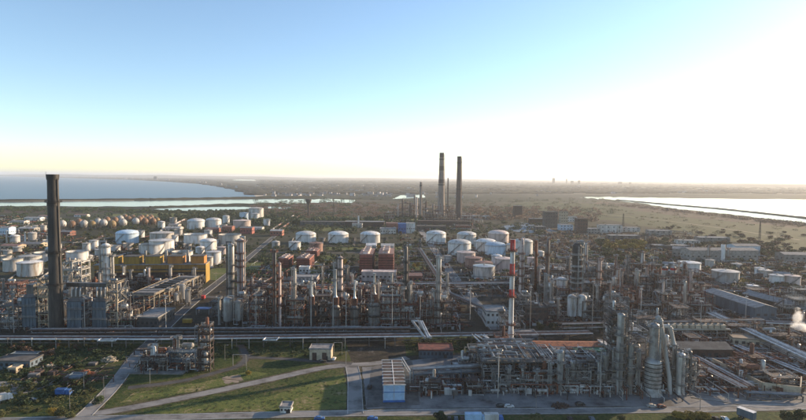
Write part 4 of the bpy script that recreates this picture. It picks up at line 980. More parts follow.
for x0, x1, bs, tp, m, sd in ((250, 268, 328, 296, 'rust', 31), (268, 286, 328, 288, 'brown', 32), (286, 303, 328, 300, 'rust2', 33), (316, 330, 326, 296, 'brown', 34), (341, 350, 326, 300, 'rust', 35), (360, 368, 326, 304, 'brown', 36),
                              (381, 400, 328, 296, 'maroon', 37), (400, 418, 328, 304, 'maroon', 38), (418, 433, 327, 298, 'rust', 39), (433, 452, 326, 302, 'brown', 40), (300, 312, 318, 286, 'brown', 63), (268, 290, 314, 280, 'maroon', 64), (345, 372, 314, 288, 'maroon', 65), (376, 402, 314, 284, 'brown', 66), (248, 270, 314, 286, 'maroon', 67)):
    frame_px(x0, x1, bs, tp, rnd.uniform(9, 14), {'rust': 'rusty', 'rust2': 'orange-rust', 'brown': 'dark brown', 'maroon': 'maroon'}[m]+' steel structure in the row behind the long pipe rack', m, sd, pm='offwhite' if sd % 3 else 'alu')
for x0, x1, bs, tp, m, sd in ((250, 276, 306, 288, 'maroon', 41), (280, 300, 307, 290, 'rust', 42), (305, 330, 306, 290, 'brown', 43), (343, 365, 306, 291, 'maroon', 44), (368, 396, 306, 288, 'rust', 45), (402, 425, 304, 288, 'rust', 46), (428, 446, 303, 287, 'brown', 47)):
    frame_px(x0, x1, bs, tp, rnd.uniform(10, 15), {'rust': 'rusty', 'brown': 'dark brown', 'maroon': 'maroon'}[m]+' low steel structure in the second row of the central units', m, sd, pm='offwhite')
p = G(318, 304); p.z = .1; cooler_bank(p, 26, 20, 9, 'air cooler bank with orange deck among the central units', 'rust2', 0, 3, 81, 'rust2')
p = G(386, 305); p.z = .1; cooler_bank(p, 34, 16, 9, 'air cooler bank with pink deck among the central units', 'rust', 0, 3, 82, 'pinkish')
p = G(255, 304); p.z = .1; cooler_bank(p, 22, 18, 8, 'air cooler bank right of the twin columns', 'maroon', 0, 3, 83, 'brown')
th = random.Random(41)
for i in range(34):
    x = 246+i*6.3+th.uniform(-2.5, 2.5); bs = th.uniform(304, 329)
    if abs(x-470) < 16 and bs > 300: continue
    column(x, bs, bs-th.uniform(18, 44), th.uniform(1.3, 2.6), th.choice(('offwhite', 'alu', 'galv', 'pinkish', 'steel', 'rust')), 'thin column in the thicket of the central units', th.choice((2, 3, 4)), seed=400+i, pm=th.choice(('rust', 'galv', 'offwhite')))
for i in range(9):
    x = 2+i*14+th.uniform(-4, 4); bs = th.uniform(300, 329)
    column(x, bs, bs-th.uniform(16, 34), th.uniform(1.3, 2.4), th.choice(('offwhite', 'alu', 'galv', 'steel')), 'thin column in the units around the dark chimney', 3, seed=450+i, pm='galv')
for x0, x1, bs, tp, m, sd in ((212, 226, 318, 302, 'steel', 501), (250, 262, 322, 304, 'steel', 502), (290, 304, 320, 300, 'galv', 503), (322, 334, 322, 304, 'steel', 504), (388, 404, 322, 302, 'galv', 505), (412, 424, 318, 298, 'steel', 506), (446, 456, 318, 304, 'rust', 507), (52, 66, 326, 306, 'beige', 508), (84, 94, 328, 308, 'brown', 509), (186, 198, 298, 288, 'steel', 510)):
    frame_px(x0, x1, bs, tp, 9, 'small pipe-filled structure squeezed between the larger units', m, sd, pm='alu', eq=1.3)
# cooling towers: dark red louvred blocks
def cooling_block(px0, px1, base, top, d, label, m='tank_red', cells=4):
    p = G((px0+px1)/2, base); s = mpp(p); w = (px1-px0)*s; h = (base-top)*s; p.y += d/2; p.z = .08
    t = thing('cooling_tower', label, 'cooling tower', p, 0, 'red cooling towers')
    MB().box(-w/2, -d/2, 0, w/2, d/2, h*.86).build('casing', m, t)
    n = 6
    for i in range(n):
        z = h*.08+h*.7*i/n; b = MB(); b.box(-w/2-.35, -d/2-.5, z, w/2+.35, -d/2-.02, z+h*.07); b.box(w/2+.02, -d/2, z, w/2+.5, d/2, z+h*.07); b.build('louvre', 'maroon', t)
    MB().box(-w/2-.6, -d/2-.6, h*.86, w/2+.6, d/2+.6, h*.9).build('roof', 'tank_brown', t)
    for i in range(cells):
        y = -d/2+d*(i+.5)/cells; MB().lathe([(d/cells*.32, h*.9), (d/cells*.27, h*.98), (d/cells*.33, h*1.04), (d/cells*.3, h*1.04), (d/cells*.26, h*.93)], 16, 0, y, top=True).build('fan_stack', 'pinkish', t)
    return t
cooling_block(359.5, 372, 273, 252, 46, 'dark red cooling tower block, left of two behind the pink shed')
cooling_block(378.5, 393, 273, 251.5, 46, 'dark red cooling tower block, right of two behind the pink shed')
cooling_block(296.5, 309.5, 269, 257, 30, 'dark red cooling block with a white base by the green plots', cells=3)
cooling_block(278.5, 288.5, 268, 257, 26, 'small red cooling block beside the left green plot', cells=3)
cooling_block(306, 317, 258, 250, 20, 'small red cooling block behind the green plots', cells=2)
building_px(361.5, 396, 281.5, 272.5, 12, 'low pink shed in front of the two red cooling blocks', wall='pinkish', roof='pinkish', win=8)
building_px(294, 317, 282.5, 277.5, 14, 'low pink building left of the fat tall column', wall='pinkish', roof='roof_grey', win=6)
building_px(299, 309, 274.5, 267.5, 8, 'white block below the red cooling block', wall='white', roof='white', win=3)
building_px(381, 394, 252, 246, 20, 'pinkish shed behind the red cooling blocks', wall='pinkish', roof='offwhite', win=4, gable=2)
building_px(366, 376, 251, 245.5, 20, 'pale shed behind the left red cooling block', wall='offwhite', roof='white', win=3, gable=2)
building_px(404, 422, 283, 276, 16, 'low rusty roofed shed left of the silver column', wall='brick', roof='tank_brown', win=4, gable=1.5)
# beige pump house, sheds near the front
building_px(309.5, 331, 360.5, 349.5, 8, 'beige flat-roofed pump house in front of the long rack', wall='beige', roof='roof_grey', win=0, door=True)
o = [x for x in col.objects if x.get('label', '').startswith('beige flat-roofed')][0]
for x in (-3.2, 2.2): MB().box(-1.2, -.1, 0, 1.2, .1, 4.2).build('gate', 'brown', o, (x, -4.06, 0))
building_px(419, 453, 358.5, 351, 12, 'long low bluish building on the grass behind the blue rack', wall='bluegrey', roof='maroon', win=9)
building_px(280, 290.5, 413.5, 408, 5, 'tiny white gatehouse beside the bottom road', wall='white', roof='roof_grey', win=3, name='gatehouse')
# light blue shed with ribbed roof
pA = G(394, 402.5); s = mpp(pA); w, L, h = 21.5*s, 33, 7.6; p = Vector((pA.x, pA.y, .1))
t = thing('light_blue_shed', 'light blue shed with dark roof panels between white ribs', 'building', p, R(3))
MB().box(-w/2, 0, 0, w/2, L, h).build('wall', 'lightblue', t)
MB().box(-w/2-.08, -.08, -.1, w/2+.08, L+.08, .9).build('plinth', 'blue', t)
for i in range(9):
    y = L*i/8; MB().box(-w/2-.4, y-.2, h+.05, w/2+.4, y+.2, h+.42).build('roof_rib', 'white', t)
for i in range(8):
    for x0, x1 in ((-w/2, -.2), (.2, w/2)): MB().box(x0, L*i/8+.4, h+.01, x1, L*(i+1)/8-.4, h+.3).build('roof_panel', 'brown' if (i*7+int(x0)) % 3 else 'float_dark', t)
MB().box(-.16, 0, h+.02, .16, L, h+.45).build('ridge', 'white', t)
for x in (-w/2+.1, 0, w/2-.1): MB().box(x-.1, -.14, .9, x+.1, -.02, h).build('corner_trim', 'white', t)
MB().box(-w/2, -.15, h*.58, w/2, -.03, h*.62).build('wall_trim', 'blue', t)
for sx in (-1, 1):
    for i in range(7): MB().box(-.08, -1.2, 0, .08, 1.2, 2.4).build('window', 'glass', t, (sx*(w/2+.03), L*(i+.5)/7, 3.2))
# ---------------------------------------------------------------- big unit in the right foreground
def deck_unit(xl, xr, base, top, d, label, roof, seed):
    p = G((xl+xr)/2, base); s = mpp(p); w = (xr-xl)*s; h = (base-top)*s; p.y += d/2; p.z = .1; rs = random.Random(seed)
    t = thing('pipe_deck', label, 'structure', p, 0, 'concrete table decks'); n = max(3, int(w/7))
    b = MB()
    for y in (-d/2, 0, d/2): b.beam((0, y, 0), (0, y, h-.6), .7)
    b.beam((0, -d/2, h-.4), (0, d/2, h-.4), .6, .8); me = b.mesh('bent')
    for i in range(n+1): link('bent', me, 'concrete_dark', t, (-w/2+w*i/n, 0, 0))
    o = MB().box(-w/2-.5, -d/2-.6, h+.01, w/2+.5, d/2+.6, h+.5).build('deck', roof, t)
    b = MB(); rail(b, [(-w/2, -d/2-.5, h+.5), (w/2, -d/2-.5, h+.5), (w/2, d/2+.5, h+.5), (-w/2, d/2+.5, h+.5)], 1.2, .08); b.build('railing', 'galv', o)
    MB().box(-w/2, -d/2+.3, h*.52, w/2, d/2-.3, h*.56).build('mezzanine', 'darksteel', t)
    for i in range(int(w/6)):
        r = rs.uniform(.7, 1.2); b = MB(); drum(b, -w/2+6*i+3, rs.uniform(-d*.3, d*.3), h+.5+r+.6, rs.uniform(3, 5), r, rs.choice('xy')); b.build('drum', rs.choice(('alu', 'steel', 'rust', 'offwhite', 'brown')), t)
    for k, q in enumerate(('rust', 'alu', 'offwhite', 'galv')):
        b = MB(); pipework(b, rs, -w/2, -d/2-1, w/2, d/2, 0, h*.9, int(w*(.9, 1.3, 1.1, 1.1)[k]), .3); pipework(b, rs, -w/2, -d/2, w/2, d/2, h+.5, h+3.6, int(w*(.35, .8, .6, .6)[k]), .28)
        struct(b.build('pipework', q, t), 'stuff')
    return t
deck_unit(482, 545, 388, 362, 22, 'broad table deck crowded with pipes, left half of the front unit', 'concrete_dark', 1)
deck_unit(546, 606, 388, 364, 20, 'broad table deck crowded with pipes, right half of the front unit', 'brown', 2)
deck_unit(486, 538, 368, 352, 16, 'raised table deck behind the front unit below the striped chimney', 'concrete_dark', 3)
frame_px(497, 523, 356, 340, 12, 'rusty structure at the foot of the striped chimney', 'rust', 51, pm='offwhite')
frame_px(500, 520, 338, 316, 10, 'steel structure wrapped round the striped chimney base', 'steel', 52, pm='offwhite')
building_px(536, 618, 356, 348.5, 13, 'long low shed with an orange-rust roof behind the front unit', wall='bluegrey', roof='rust2', win=14, gable=1.6)
building_px(576, 606, 360, 352, 6, 'low shed with a green roof before the orange-roofed one', wall='concrete', roof='green', win=6)
building_px(604, 619, 356.5, 346, 10, 'small cream box building at the end of the orange-roofed shed', wall='beige', roof='offwhite', win=3)
building_px(486, 508, 327, 312, 18, 'white process building left of the striped chimney foot', wall='white', roof='roof_grey', win=5, storeys=2)
building_px(516, 538, 344, 336, 12, 'low grey shed right of the striped chimney foot', wall='bluegrey', roof='roof_grey', win=5)
F = 'in the right front unit'
column(559.5, 392, 349, 6.4, 'alu', 'fat grey column '+F+', before the orange-roofed shed', 4, seed=41, pm='galv')
column(572, 390.5, 360, 5.0, 'alu', 'short silver column beside the fat grey one '+F, 3, seed=42)
column(604.5, 391, 352, 5.2, 'alu', 'silver column left of the tall lattice-framed pair '+F, 4, seed=43)
column(618.5, 394, 312, 7.0, 'alu', 'tall silver-grey column '+F+' with many platforms', 8, seed=44, pm='galv')
column(629.5, 394, 342, 4.4, 'offwhite', 'pale column right of the tall grey one '+F, 5, seed=45, pm='galv')
column(652, 394.5, 322, 9.2, 'galv', 'fat banded grey column with a narrower top in the right process unit', 6, seed=46, pm='galv', lower=1.8, lf=.46, rb_bands=6)
vessel_px(634, 372, 331, 6.5, 'white', 'bright white upright drum, left of two above the deck', seed=10)
vessel_px(642, 374, 336, 6, 'pinkish', 'pinkish upright drum, right of two above the deck', seed=11)
column(679.5, 394, 352, 8.5, 'alu', 'fat short silver column right of the leaning pipes', 4, seed=47, pm='galv')
column(688, 392, 350, 5, 'steel', 'short grey column, rightmost of the front unit', 3, seed=48, pm='galv')
column(640.5, 352, 312, 5, 'steel', 'grey column behind the bright white drum', 5, seed=49, pm='galv')
column(585, 388, 366, 3, 'offwhite', 'slim short pale column between silver ones '+F, 2, seed=50)
for i, (x, bs, tp, w) in enumerate(((636, 393, 350, 2.6), (645, 390, 338, 2.2), (672, 392, 346, 2.6), (683.5, 393, 356, 3), (694, 390, 362, 2.6), (612, 393, 348, 2.4), (624.5, 392, 336, 2.6), (598, 392, 360, 2.4), (578, 391, 364, 2.2), (566, 392, 366, 2), (550, 392, 362, 2.6), (536, 392, 370, 2), (522, 391, 366, 2.2), (508, 391, 368, 2), (494, 390, 370, 2))):
    column(x, bs, tp, w, ('offwhite', 'alu', 'galv')[i % 3], 'slim pale column in the right front process unit', 3, seed=700+i, pm='galv')
def bigpipe(pts, r, m, label, name='riser_pipe'):
    b = MB(); b.pipe(pts, r, 12)
    for i in range(len(pts)-1):
        p, q = Vector(pts[i]), Vector(pts[i+1]); n = int((q-p).length/6)
        for k in range(1, n): c = p.lerp(q, k/n); d = (q-p).normalized(); b.cyl(c-d*.15, c+d*.15, r*1.25, n=12)
    return tag(b.build(name, m), label, 'pipe', 'leaning silver risers')
P = G(670, 394); s = mpp(P)
bigpipe([P+Vector((0,0,0)), P+Vector((-.5,.4,8)), P+Vector((-5.2,1.5,34.5)), P+Vector((-6.0,1.6,35.6)), P+Vector((-7.2,1.6,35))], 1.05, 'offwhite', 'fat silver riser leaning beside the fat banded column, left of two')
P = G(681, 392)
bigpipe([P, P+Vector((-.3,.4,8)), P+Vector((-5.4,1.6,30)), P+Vector((-6.4,1.8,31)), P+Vector((-9,2,31))], .95, 'offwhite', 'fat silver riser leaning beside the fat banded column, right of two')
for i, (x0, x1, bs, tp, d, m) in enumerate(((610, 626, 390, 306, 10, 'steel'), (626, 646, 388, 330, 10, 'galv'), (660, 676, 384, 344, 9, 'galv'), (674, 694, 392, 360, 9, 'galv'), (588, 606, 391, 366, 9, 'galv'), (606, 632, 394, 372, 8, 'steel'), (636, 664, 372, 318, 9, 'steel'), (500, 520, 392, 374, 7, 'galv'), (524, 556, 392, 372, 7, 'rust'), (564, 590, 392, 370, 7, 'galv'), (694, 706, 384, 368, 9, 'rust'))):
    frame_px(x0, x1, bs, tp, d, {'galv': 'pale grey steel structure', 'steel': 'dark grey steel structure', 'rust': 'rusty steel structure', 'rust2': 'orange-rust structure', 'brown': 'dark brown structure', 'maroon': 'maroon structure'}[m]+' within the right front process unit', m, 70+i, pm='offwhite' if i % 2 else 'alu', lv=(13 if i == 0 else None), eq=1.3)
for k, q in enumerate(('offwhite', 'offwhite', 'alu', 'rust2')):
    b = MB(); rs = random.Random(600+k)
    for _ in range(70):
        c = G(rs.uniform(484, 700), rs.uniform(384, 394.5)); hh = rs.uniform(.8, 4.2); r = rs.uniform(.09, .2); x = rs.uniform(-1.6, 1.6)
        b.pipe([c, c+Vector((0,0,hh)), c+Vector((x,0,hh)), c+Vector((x,0,hh*.3)), c+Vector((x,3,hh*.3))], r, 6)
        if rs.random() < .4: b.lathe([(r*3.2, 0), (r*3.2, hh*.4), (r*1.5, hh*.4+.5)], 9, c.x+1.5, c.y)
    struct(b.build('apron_pipework', q), 'stuff')
# pumps, exchangers and drums along the apron edge
rs = random.Random(77)
for i in range(22):
    x = 486+i*9.2+rs.uniform(-2, 2); p = G(x, 393.5+rs.uniform(-.8, 1)); p.z = .1
    if 548 < x < 580 or 612 < x < 622 or 642 < x < 664: continue
    t = thing('heat_exchanger', 'small horizontal heat exchanger at the apron edge of the front unit', 'heat exchanger', p, rs.choice((0, R(90))), 'exchangers at the apron edge')
    r = rs.uniform(.5, .9); L = rs.uniform(2.5, 4.5); b = MB(); drum(b, 0, 0, r+.9, L, r); b.build('shell', rs.choice(('offwhite', 'alu', 'steel', 'galv')), t)
    b = MB(); b.box(-L*.4, -r*.7, 0, -L*.25, r*.7, .6); b.build('saddle', 'concrete', t); b = MB(); b.box(L*.25, -r*.7, 0, L*.4, r*.7, .6); b.build('saddle', 'concrete', t)
    b = MB(); b.pipe([(0, 0, r*1.8+.8), (0, 0, r*2+2.4), (0, 4, r*2+2.4)], .2); b.build('pipe', 'offwhite', t)
for x, y, w, m, lab in ((457.5, 391, 3.0, 'offwhite', 'pale compressor skid below the blue pipe rack'), (444, 389.5, 1.8, 'beige', 'small beige motor skid below the blue pipe rack')):
    p = G(x, y); p.z = .1; t = thing('compressor_skid', lab, 'compressor', p); q = w
    MB().box(-q, -q*.5, 0, q, q*.5, .6).build('plinth', 'concrete', t); b = MB(); drum(b, 0, 0, 2.0, q*1.1, q*.36); b.build('body', m, t); MB().cbox(q*.8, 0, .6, q*.3, q*.5, 1.6).build('motor', 'bluegrey', t)
frame_px(424, 440, 396, 382, 7, 'small brown structure below the blue rack, left of the compressor', 'brown', 91)
frame_px(468, 482, 395, 381, 6, 'small brown structure below the blue rack, right of the compressor', 'brown', 92)
frame_px(470, 484, 372, 352, 10, 'steel structure where the white loops come down', 'steel', 93, pm='offwhite')
frame_px(452, 470, 374, 364, 6, 'low dark structure behind the blue rack', 'brown', 94)
# loading arm gantry between grass and shed
b = MB(); A = G(402, 372); B2 = G(410, 386)
t = thing('gantry', 'angled white pipe gantry right of the light blue shed', 'gantry', (A.x, A.y, .1)); d = B2-A
for u in (0, .5, 1): q = d*u; MB().beam((q.x, q.y, 0), (q.x, q.y, 7.5), .35).build('post', 'offwhite', t)
for z in (5.5, 7.5): MB().beam((0, 0, z), (d.x, d.y, z), .4).build('beam', 'offwhite', t)

# ---------------------------------------------------------------- dense band right of the striped chimney
column(520.5, 308, 238, 3.6, 'pinkish', 'pinkish tall column just right of the striped chimney', 7, seed=61, pm='rust')
column(534.5, 306, 240, 3.2, 'rust2', 'orange-brown tall column, second right of the striped chimney', 6, seed=62, pm='rust')
column(546.5, 306, 238, 2.8, 'steel', 'slender grey tall column, third right of the striped chimney', 6, seed=63, pm='rust')
column(575.5, 308, 243, 9, 'darksteel', 'thick dark tower with pale rings behind the two silos', 9, seed=64, pm='offwhite')
column(581.5, 308, 242, 2.0, 'offwhite', 'thin pale pipe column beside the thick dark tower', 5, seed=65)
column(598.5, 306, 258, 3.6, 'pinkish', 'slim pinkish column right of the thick dark tower', 5, seed=66, pm='rust')
column(663.5, 304, 266, 5.4, 'offwhite', 'left one of the twin columns with red tops', 5, seed=67, red=((.9,.955),), pm='rust')
column(671.8, 304, 266, 5.4, 'offwhite', 'right one of the twin columns with red tops', 5, seed=68, red=((.9,.955),), pm='rust')
column(637, 305, 274, 3.0, 'steel', 'slim dark column left of the twin red-topped columns', 4, seed=69, pm='rust')
column(617, 300, 268, 2.6, 'offwhite', 'slim pale column among brown structures', 4, seed=70, pm='rust')
vessel_px(561, 304, 277, 10, 'white', 'wide white vessel behind the two silos', seed=12)
vessel_px(571.5, 321, 294.5, 9, 'white', 'white silo, left of two', legs=True, seed=13, name='silo', cat='silo')
vessel_px(581.5, 321, 294.5, 9, 'offwhite', 'white silo, right of two', legs=True, seed=14, name='silo', cat='silo')
vessel_px(549.5, 308, 282, 5, 'alu', 'silver vessel left of the wide white one', seed=15)
rr = random.Random(5)
rows = ((322, 24, 30), (308, 26, 36), (296, 22, 32), (284, 14, 24))
for k, (bs, h0, h1) in enumerate(rows):
    x = 516+rr.uniform(0, 4)+k*2
    while x < 676:
        w = rr.uniform(11, 22)
        if not (bs == 322 and 563 < x+w/2 < 592):
            m = rr.choice(('maroon', 'brown', 'rust', 'brown', 'steel', 'steel'))
            frame_px(x, x+w, bs+rr.uniform(-2, 2), bs-rr.uniform(h0*.55, h1), rr.uniform(9, 14), {'rust': 'rusty', 'brown': 'dark brown', 'maroon': 'maroon', 'steel': 'grey'}[m]+' structure right of the striped chimney, row '+('one', 'two', 'three', 'four')[k], m, int(x*7+k), pm=rr.choice(('offwhite', 'alu', 'pinkish', 'rust')))
        if rr.random() < .75:
            column(x+w+2, bs-2, bs-rr.uniform(22, 42), rr.uniform(2, 3.8), rr.choice(('offwhite', 'alu', 'pinkish', 'steel', 'rust')), 'slim column right of the striped chimney, row '+('one', 'two', 'three', 'four')[k], 4, seed=int(x), pm=rr.choice(('rust', 'galv')))
        x += w+rr.uniform(2, 5)
th = random.Random(43)
for i in range(30):
    x = 516+i*5.3+th.uniform(-2.5, 2.5); bs = th.uniform(290, 326)
    if 555 < x < 592: continue
    column(x, bs, bs-th.uniform(18, 44), th.uniform(1.4, 2.8), th.choice(('offwhite', 'alu', 'galv', 'pinkish', 'steel', 'rust')), 'thin column in the thicket right of the striped chimney', th.choice((2, 3, 4)), seed=460+i, pm=th.choice(('rust', 'galv')))
building_px(525, 548, 324, 308, 14, 'brown windowless process building left of the two silos', wall='brown', roof='concrete_dark', win=4, storeys=2)
frame_px(611, 628, 322, 296, 9, 'open square steel frame tower right of the silos', 'offwhite', 95, lv=3, eq=.4)
building_px(600, 618, 291, 284.5, 10, 'small white-roofed building in the crowded units', wall='bluegrey', roof='white', win=4)
building_px(676, 694, 292, 285, 10, 'small dark building right of the twin red-topped columns', wall='brown', roof='brown', win=3)
p = G(549, 282); p.z = .1; cooler_bank(p, 34, 24, 10, 'white air cooler bank behind the slender grey column', 'offwhite', 0, 4, 84, 'white')
p = G(640, 298); p.z = .1; cooler_bank(p, 26, 20, 9, 'rusty air cooler bank left of the twin red-topped columns', 'rust', 0, 3, 85, 'pinkish')
# ---------------------------------------------------------------- brown yard on the right
def hall(a, c, d_, h, lab, wall, roof, win=10, gable=2.2):
    A, B = G(*a), G(*c); d = B-A; p = A.lerp(B, .5); p.z = .08; n = Vector((-d.y, d.x, 0)).normalized()*d_/2
    return building(p+n, d.length, d_, h, lab, wall=wall, roof=roof, rz=math.atan2(d.y, d.x), win=win, gable=gable)
hall((776, 322), (722, 303), 16, 10, 'long blue-grey hall pointing away from the steam cloud', 'bluegrey', 'roof_grey', 12)
hall((742, 302), (806, 320), 14, 7, 'long low hall behind the blue-grey one', 'brown', 'roof_grey', 10)
hall((690, 262), (758, 262), 22, 14, 'long pale hall at the edge of the meadow', 'concrete', 'roof_grey', 12)
hall((735, 256), (760, 256), 18, 13, 'pale blue hall end by the meadow', 'pale_blue', 'roof_grey', 5)
hall((672, 258), (700, 260), 18, 12, 'grey hall left of the long pale one', 'concrete', 'roof_grey', 6)
hall((784, 262), (830, 263), 20, 9, 'grey-roofed hall at the frame edge by the meadow', 'concrete', 'roof_grey', 8)
hall((680, 361), (732, 361.5), 14, 6.5, 'dark long shed behind the low slanting pipe rack', 'brown', 'concrete_dark', 8)
hall((733, 347), (775, 350), 10, 5, 'tan low building behind the shiny pipe bundle', 'beige', 'dirt', 6, 0)
hall((757, 280), (790, 283), 14, 7, 'low brown shed behind the three small tanks', 'brown', 'roof_grey', 5)
hall((640, 268), (668, 270), 12, 6, 'low shed behind the twin red-topped columns', 'concrete_dark', 'roof_grey', 5)
# tan bund walls
def wall_run(pts, h, th, label, m='beige'):
    c = [G(*q) for q in pts]; t = thing('bund_wall', label, 'wall', (c[0].x, c[0].y, .08), 0, 'tan bund walls')
    for i in range(len(c)-1):
        a, e = c[i]-c[0], c[i+1]-c[0]; n = max(1, int((e-a).length/7))
        for k in range(n):
            u, v = a.lerp(e, k/n), a.lerp(e, (k+1)/n); g = (v-u).normalized()*.06
            MB().beam((u.x+g.x, u.y+g.y, h/2), (v.x-g.x, v.y-g.y, h/2), th, h).build('wall_panel', m, t)
wall_run([(712, 366), (735, 377), (762, 391), (800, 396), (801, 385)], 4.2, .5, 'tan concrete bund wall bending towards the frame edge')
wall_run([(700, 376), (712, 366), (770, 368)], 2.5, .5, 'low tan wall behind the bund', 'concrete')
for i, (x0, x1, bs, tp, d) in enumerate(((735, 752, 378, 366, 10), (752, 772, 384, 374, 8), (774, 796, 390, 378, 8), (745, 790, 368, 358, 9), (690, 708, 352, 338, 9), (700, 724, 338, 322, 10), (676, 692, 330, 308, 10), (690, 712, 316, 296, 10), (730, 748, 338, 326, 10), (770, 800, 348, 336, 12), (786, 812, 318, 300, 12), (752, 776, 300, 290, 10), (700, 716, 300, 286, 9), (790, 812, 300, 290, 10), (670, 684, 318, 298, 9), (684, 700, 282, 270, 10))):
    m = ('rust', 'brown', 'steel', 'maroon')[i % 4]
    frame_px(x0, x1, bs, tp, d, {'rust': 'rusty', 'brown': 'dark brown', 'maroon': 'maroon', 'steel': 'grey'}[m]+' low structure in the yard along the right edge', m, 130+i, pm=('alu', 'offwhite')[i % 2])
for i, (x, bs, tp, w) in enumerate(((683, 300, 280, 2.4), (700, 312, 292, 2.4), (742, 330, 318, 2.4), (755, 335, 322, 3), (790, 352, 338, 3), (802, 330, 312, 3), (708, 262, 246, 2.4), (690, 258, 244, 2.2), (697, 260, 247, 2), (728, 262, 248, 2), (775, 392, 380, 3), (742, 384, 372, 2.6))):
    column(x, bs, tp, w, ('offwhite', 'steel', 'alu')[i % 3], 'short slim column in the yard along the right edge', 2, seed=90+i, pm='rust')
for i in range(9):      # beige fin coolers on the short rack
    x = 671+i*6.2; p = G(x, 341.3); t = thing('fin_cooler', 'beige box fin cooler in the row on the short rack', 'cooler', (p.x, p.y, 8.4), 0, 'beige fin coolers', False)
    MB().box(-1.6, -2.4, 0, 1.6, 2.4, 2.4).build('casing', 'beige', t); MB().lathe([(1.3, 2.4), (1.2, 3.0)], 12, top=False).build('fan_ring', 'galv', t)

# ---------------------------------------------------------------- far plant around the two tall chimneys
ff = random.Random(31)
for i, (x0, x1, bs, tp) in enumerate(((393, 402, 220, 209), (402, 411, 220, 203), (411, 419, 220, 206), (423, 433, 221, 209), (433, 441, 221, 206), (444, 455, 222, 206), (448, 457, 220, 212), (461, 472, 222, 214), (385, 394, 221, 213), (427, 446, 223, 214))):
    frame_px(x0, x1, bs, tp, 18, 'hazy brown structure of the far plant around the tall chimneys', ('brown', 'maroon', 'rust')[i % 3], 200+i, lv=3, eq=.5, group='far plant structures')
for i, (x, bs, tp, w) in enumerate(((402.5, 220, 199, 1.6), (414.5, 219, 195, 1.8), (416.5, 220, 197, 1.6), (426, 219, 201, 2.0), (433, 219, 204, 1.6), (398, 220, 204, 1.6), (410, 220, 203, 1.8))):
    column(x, bs, tp, w, ('brown', 'steel', 'pinkish')[i % 3], 'hazy thin column of the far plant left of the tall chimneys', 2, seed=120+i, over=False, group='far plant columns')
building_px(398, 406, 233.5, 224, 18, 'bright blue end of the far warehouse, below the white chimney', wall='blue', roof='blue', win=3)
building_px(406.2, 415, 233.3, 223.5, 18, 'white half of the far warehouse beside the blue end', wall='white', roof='offwhite', win=4)
for i, (x0, x1, bs, tp, w, rf) in enumerate(((345, 384, 227, 222, 'brown', 'roof_grey'), (386, 398, 229, 223.5, 'brick', 'tank_brown'), (417, 446, 231, 226.5, 'concrete_dark', 'float_dark'), (300, 345, 225.5, 222, 'concrete_dark', 'concrete_dark'), (418, 470, 226, 221.5, 'brown', 'brown'), (462, 490, 219, 216, 'offwhite', 'roof_grey'), (352, 362, 228, 224, 'offwhite', 'roof_grey'), (380, 396, 234, 229, 'offwhite', 'roof_grey'), (456, 470, 230, 226, 'brick', 'brown'))):
    building_px(x0, x1, bs, tp, 24, 'low long shed of the far plant behind the domed tanks', wall=w, roof=rf, win=6, group='far sheds')
building_px(545, 557.5, 228, 212, 22, 'dark square tower block, left of the far buildings', wall='concrete_dark', roof='concrete_dark', win=5, storeys=5)
building_px(560.8, 567.8, 225.5, 211.5, 16, 'beige tower block with a dark top beside the dark square one', wall='beige', roof='brown', win=3, storeys=5)
building_px(577.5, 587.5, 233.5, 219, 20, 'dark brown tower block, right of the far buildings', wall='brown', roof='brown', win=4, storeys=4)
for i, (x0, x1, bs, tp, w) in enumerate(((560, 573, 230.5, 225, 'pale_blue'), (567, 577, 222, 217, 'offwhite'), (600, 622, 233, 225.5, 'offwhite'), (588, 600, 234, 229, 'concrete'), (530, 545, 224, 219, 'brown'), (514, 522, 218, 206, 'brown'), (622, 640, 232, 228, 'offwhite'), (650, 672, 236, 231, 'concrete'), (536, 546, 232, 227, 'concrete_dark'), (680, 700, 247, 241, 'offwhite'), (700, 730, 243, 238, 'concrete'), (610, 640, 240, 236, 'concrete_dark'), (655, 690, 250, 246, 'concrete_dark'))):
    building_px(x0, x1, bs, tp, 18, 'plain industrial block among the far buildings before the meadow', wall=w, roof='roof_grey', win=4, storeys=2, group='far industrial blocks')
# left far sheds
for i, (x0, x1, bs, tp, w) in enumerate(((10, 24, 225, 221.5, 'offwhite'), (24, 40, 221, 218, 'white'), (38, 48, 218.5, 216, 'white'), (0, 9, 236, 228, 'pale_blue'), (18, 34, 232, 228.5, 'concrete'), (74, 86, 217, 215, 'white'), (60, 70, 236, 232, 'brick'), (165, 180, 232, 228, 'pinkish'), (222, 232, 233, 227, 'brick'), (240, 252, 234, 228, 'tank_red'), (250, 262, 232, 228, 'offwhite'), (205, 218, 232.5, 229, 'brick'), (168, 178, 228, 225, 'offwhite'), (270, 282, 236, 231, 'brick'), (0, 18, 250, 246, 'beige'), (20, 40, 248, 244, 'beige'))):
    building_px(x0, x1, bs, tp, 16, 'low shed scattered around the left tank farm', wall=w, roof=('roof_grey', 'offwhite', 'tank_brown')[i % 3], win=4, gable=1.8, group='sheds of the tank farm')
